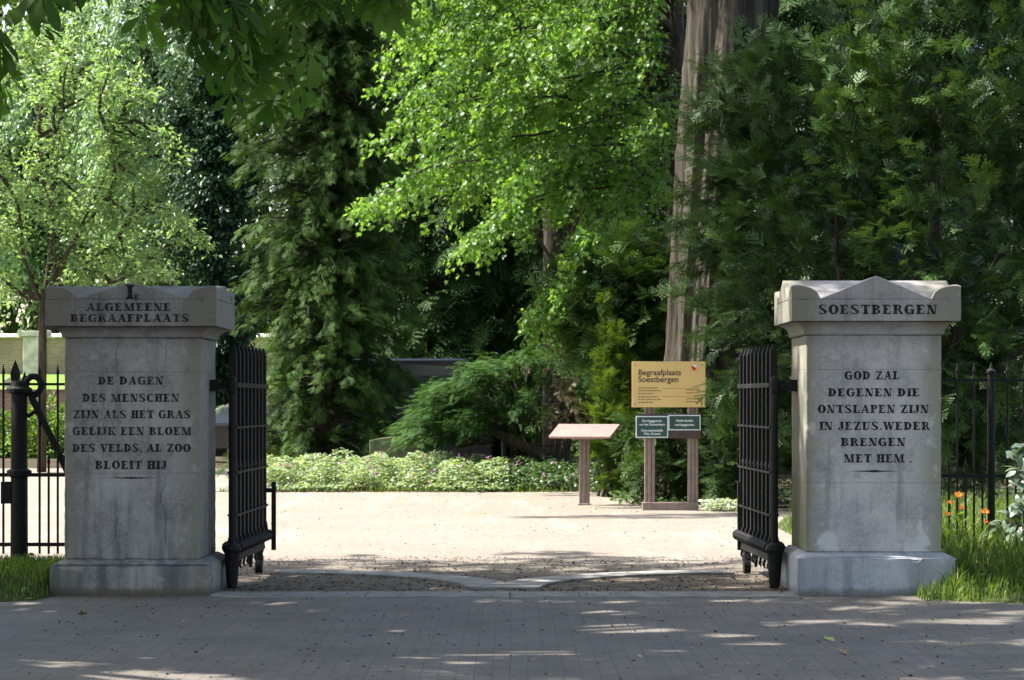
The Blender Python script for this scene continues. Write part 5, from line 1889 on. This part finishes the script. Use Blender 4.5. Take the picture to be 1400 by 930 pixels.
# orange flowers by the fence
def flower(px, py, Y, seed, first):
    rs = np.random.default_rng(seed)
    c = A(px, py, Y)
    z0 = h_right(c[0], Y)
    root = thing('orange_flower', (c[0], Y, z0), ['orange flower standing highest, next to the pale pillar', 'small orange flower left of the highest bloom, touching the pillar edge', 'flat orange flower just under the highest bloom',
                  'lowest left orange flower in the grass by the pillar', 'orange flower farthest right, in front of the fence post', 'small orange flower under the right-hand bloom'][first], 'flower', 'orange flowers by the fence')
    m = MB(); m.tube([(c[0] + rs.normal(0, .03), Y, z0), (c[0] + .01, Y, (z0 + c[2]) / 2), tuple(c)], [.005, .004, .004], 6); m.build('stem', M['fern'], root)
    n = 16
    a = np.arange(n) * 2 * math.pi / n * 1.0 + rs.normal(0, .1, n)
    tilt = rs.uniform(.2, .7)
    d = np.stack([np.cos(a), np.sin(a) * .6 - .2, np.sin(a) * .55 + rs.normal(0, .12, n) + .1], 1)
    P = np.repeat(c[None], n, 0)
    up = np.array((0, -1.0, .8)) + rs.normal(0, .2, (n, 3))
    s = rs.uniform(.022, .030)
    f = Fol(); f.add(*inst(LEAF6, P, frames(d, up), np.full(n, s) * (1.5 if first in (0, 4) else 1.1), rs)); f.build('blossom', M['orange'], root)
    P = np.array([(c[0], Y, z0 + (c[2] - z0) * t) for t in (.3, .42, .55, .65)])
    f = Fol(); f.add(*inst(LEAF6, P, frames(rs.normal(0, 1, (4, 3)), UP + rs.normal(0, .3, (4, 3))), np.full(4, .12), rs)); f.build('leaves', M['fern'], root)


for k, (px, py) in enumerate(((1311, 677), (1299, 687), (1315, 694), (1296, 703), (1347, 700), (1348, 713))):
    flower(px, py, 24.2, 170 + k, k)

# pale leaved laurel at the right edge
def laurel(b, pts, label, seed, n=15):
    rs = np.random.default_rng(seed)
    root = thing('laurel_shrub', tuple(b), label, 'shrub')
    m = MB(); f = Fol()
    for p in pts:
        c = curve(b, p, .1, 6, rs, .04)
        m.tube([tuple(q_) for q_ in c], [.016, .014, .012, .01, .008, .005], 6)
        t = rs.uniform(.45, 1, n); pp, dd = sample(c, t)
        d = dd * .4 + rs.normal(0, .8, pp.shape); d[:, 2] -= .2
        f.add(*inst(LEAF6, pp, frames(d, np.array((-.2, -.4, 1.0)) + rs.normal(0, .35, pp.shape)), rs.uniform(.12, .19, n), rs))
    m.build('stems', M['bark_dark'], root, smooth=True); f.build('foliage', M['laurel'], root)


b = np.array((4.75, 23.7, .15))
laurel(b, [A(1400, 605, 23.7), A(1395, 640, 23.6), A(1392, 690, 23.5), A(1420, 600, 23.8), A(1425, 650, 23.6), A(1415, 700, 23.4), A(1385, 620, 23.9), A(1380, 715, 23.7)], 'pale glossy leaved shrub at the right edge by the iron fence', 181)
laurel(np.array((4.6, 24.0, .15)), [A(1372, 715, 24.1), A(1362, 725, 24.0), A(1385, 705, 24.2), A(1395, 730, 23.8)], 'low dark leaved plant at the foot of the fence post', 182, 12)

# fallen leaves, each one a thing of its own, and crumbs between the bricks
rs = np.random.default_rng(191)
lv = []
for k in range(3):
    V, T = (LEAF6[0] if k else MAPLE[0])
    V = V.copy(); V[:, 0] *= (1, .9, 1.3)[k]
    me = bpy.data.meshes.new('fallen_leaf')
    me.from_pydata([(x, y - .4, abs(z) * 1.5 + .35 * y * y * (.5 - k * .2)) for x, y, z in V], [], [tuple(t) for t in T])
    me.materials.append(M['deadleaf'] if k != 2 else M['lime'])
    lv.append(me)
spots = [(1135, 876, .10), (1153, 894, .14), (1226, 906, .07), (873, 898, .07), (838, 795, .05), (318, 861, .05), (552, 843, .07), (497, 870, .06), (112, 843, .09), (187, 833, .05), (945, 887, .06), (668, 923, .06), (805, 843, .05),
         (760, 897, .05), (1010, 919, .06), (730, 903, .05), (560, 917, .06), (480, 830, .05), (345, 902, .06), (250, 850, .05), (690, 800, .06), (660, 810, .05), (786, 805, .05), (772, 812, .06), (960, 808, .05), (1001, 813, .05),
         (860, 808, .05), (600, 800, .05), (545, 806, .05), (440, 815, .05), (360, 812, .06), (905, 850, .05), (1060, 840, .05), (1095, 870, .05), (1260, 870, .05), (1330, 885, .06), (1165, 850, .04), (1080, 905, .05), (400, 850, .05), (620, 865, .04)]
first = {}
for i, (px, py, s) in enumerate(spots):
    Y = 5786 / (py - 549)
    p = at(px, py, Y)
    o = bpy.data.objects.new('fallen_leaf', lv[2 if i in (0, 3, 12, 19) else int(rs.integers(0, 2))])
    COL.objects.link(o)
    o.location = (p.x, Y, .004 if abs(p.x) < 2.6 and Y < 21.5 else .016)
    o.rotation_euler = (rs.normal(0, .25), rs.normal(0, .25), rs.uniform(0, 6.28))
    o.scale = (s, s, s)
    lab = {0: 'pale green fallen leaf on the paving right of the driveway', 1: 'large curled tan leaf on the paving below the pale pillar', 2: 'small tan leaf lying farthest right of the two big ones'}.get(i, 'small dry fallen leaf on the ground before the gate')
    tag(o, lab, 'leaf', 'fallen leaves in front of the gate')


def litter(name, n, place, size, seed, label):
    rs = np.random.default_rng(seed)
    P = place(rs, n)
    d = rs.normal(0, 1, P.shape); d[:, 2] *= .15
    f = Fol(); f.add(*inst(LEAF2, P, frames(d, UP + rs.normal(0, .3, P.shape)), rs.uniform(*size, len(P)), rs)); tag(f.build(name, M['litter']), label, kind='stuff')


def pl_lit(rs, n):
    x = rs.uniform(-5, 5, n); y = rs.uniform(14, 22.4, n)
    return np.stack([x, y, np.full(n, .007) + np.where((y > 21.5) & (np.abs(x) < 2.6), .012, 0)], 1)


def pl_lit3(rs, n):
    x = rs.uniform(-6, 5, n); y = 27 + 19 * rs.random(n)
    return np.stack([x, y, np.full(n, .004)], 1)


def pl_edge(rs, n):
    x = rs.uniform(-5.5, 2.2, n); y = 47.0 - np.abs(rs.normal(0, .28, n)) + .1 * np.sin(x * 2.2)
    return np.stack([x, y, np.full(n, .004)], 1)


litter('leaf_drift', 900, pl_edge, (.02, .06), 195, 'dry leaves drifted along the edge of the geranium bed')
blades('edge_weeds', 700, lambda rs, n: (np.stack([rs.uniform(-5.2, 2.4, n), 46.95 - np.abs(rs.normal(0, .12, n)), np.zeros(n)], 1), np.ones(n)), (.05, .14), .006, M['grass'], 196, 'thin weeds along the front of the flower bed', .7)
litter('gravel_debris', 520, pl_lit3, (.012, .045), 194, 'scattered dry leaf bits on the sunlit gravel')
litter('leaf_crumbs', 1100, pl_lit, (.012, .04), 192, 'crumbs of leaf and seed on the paving')


def pl_lit2(rs, n):
    x = rs.uniform(-2.6, 2.5, n); y = 22.2 + 5.0 * rs.random(n) ** 1.3
    return np.stack([x, y, np.full(n, .006)], 1)


litter('leaf_mould', 2600, pl_lit2, (.012, .045), 193, 'brown leaf mould on the gravel inside the gate')
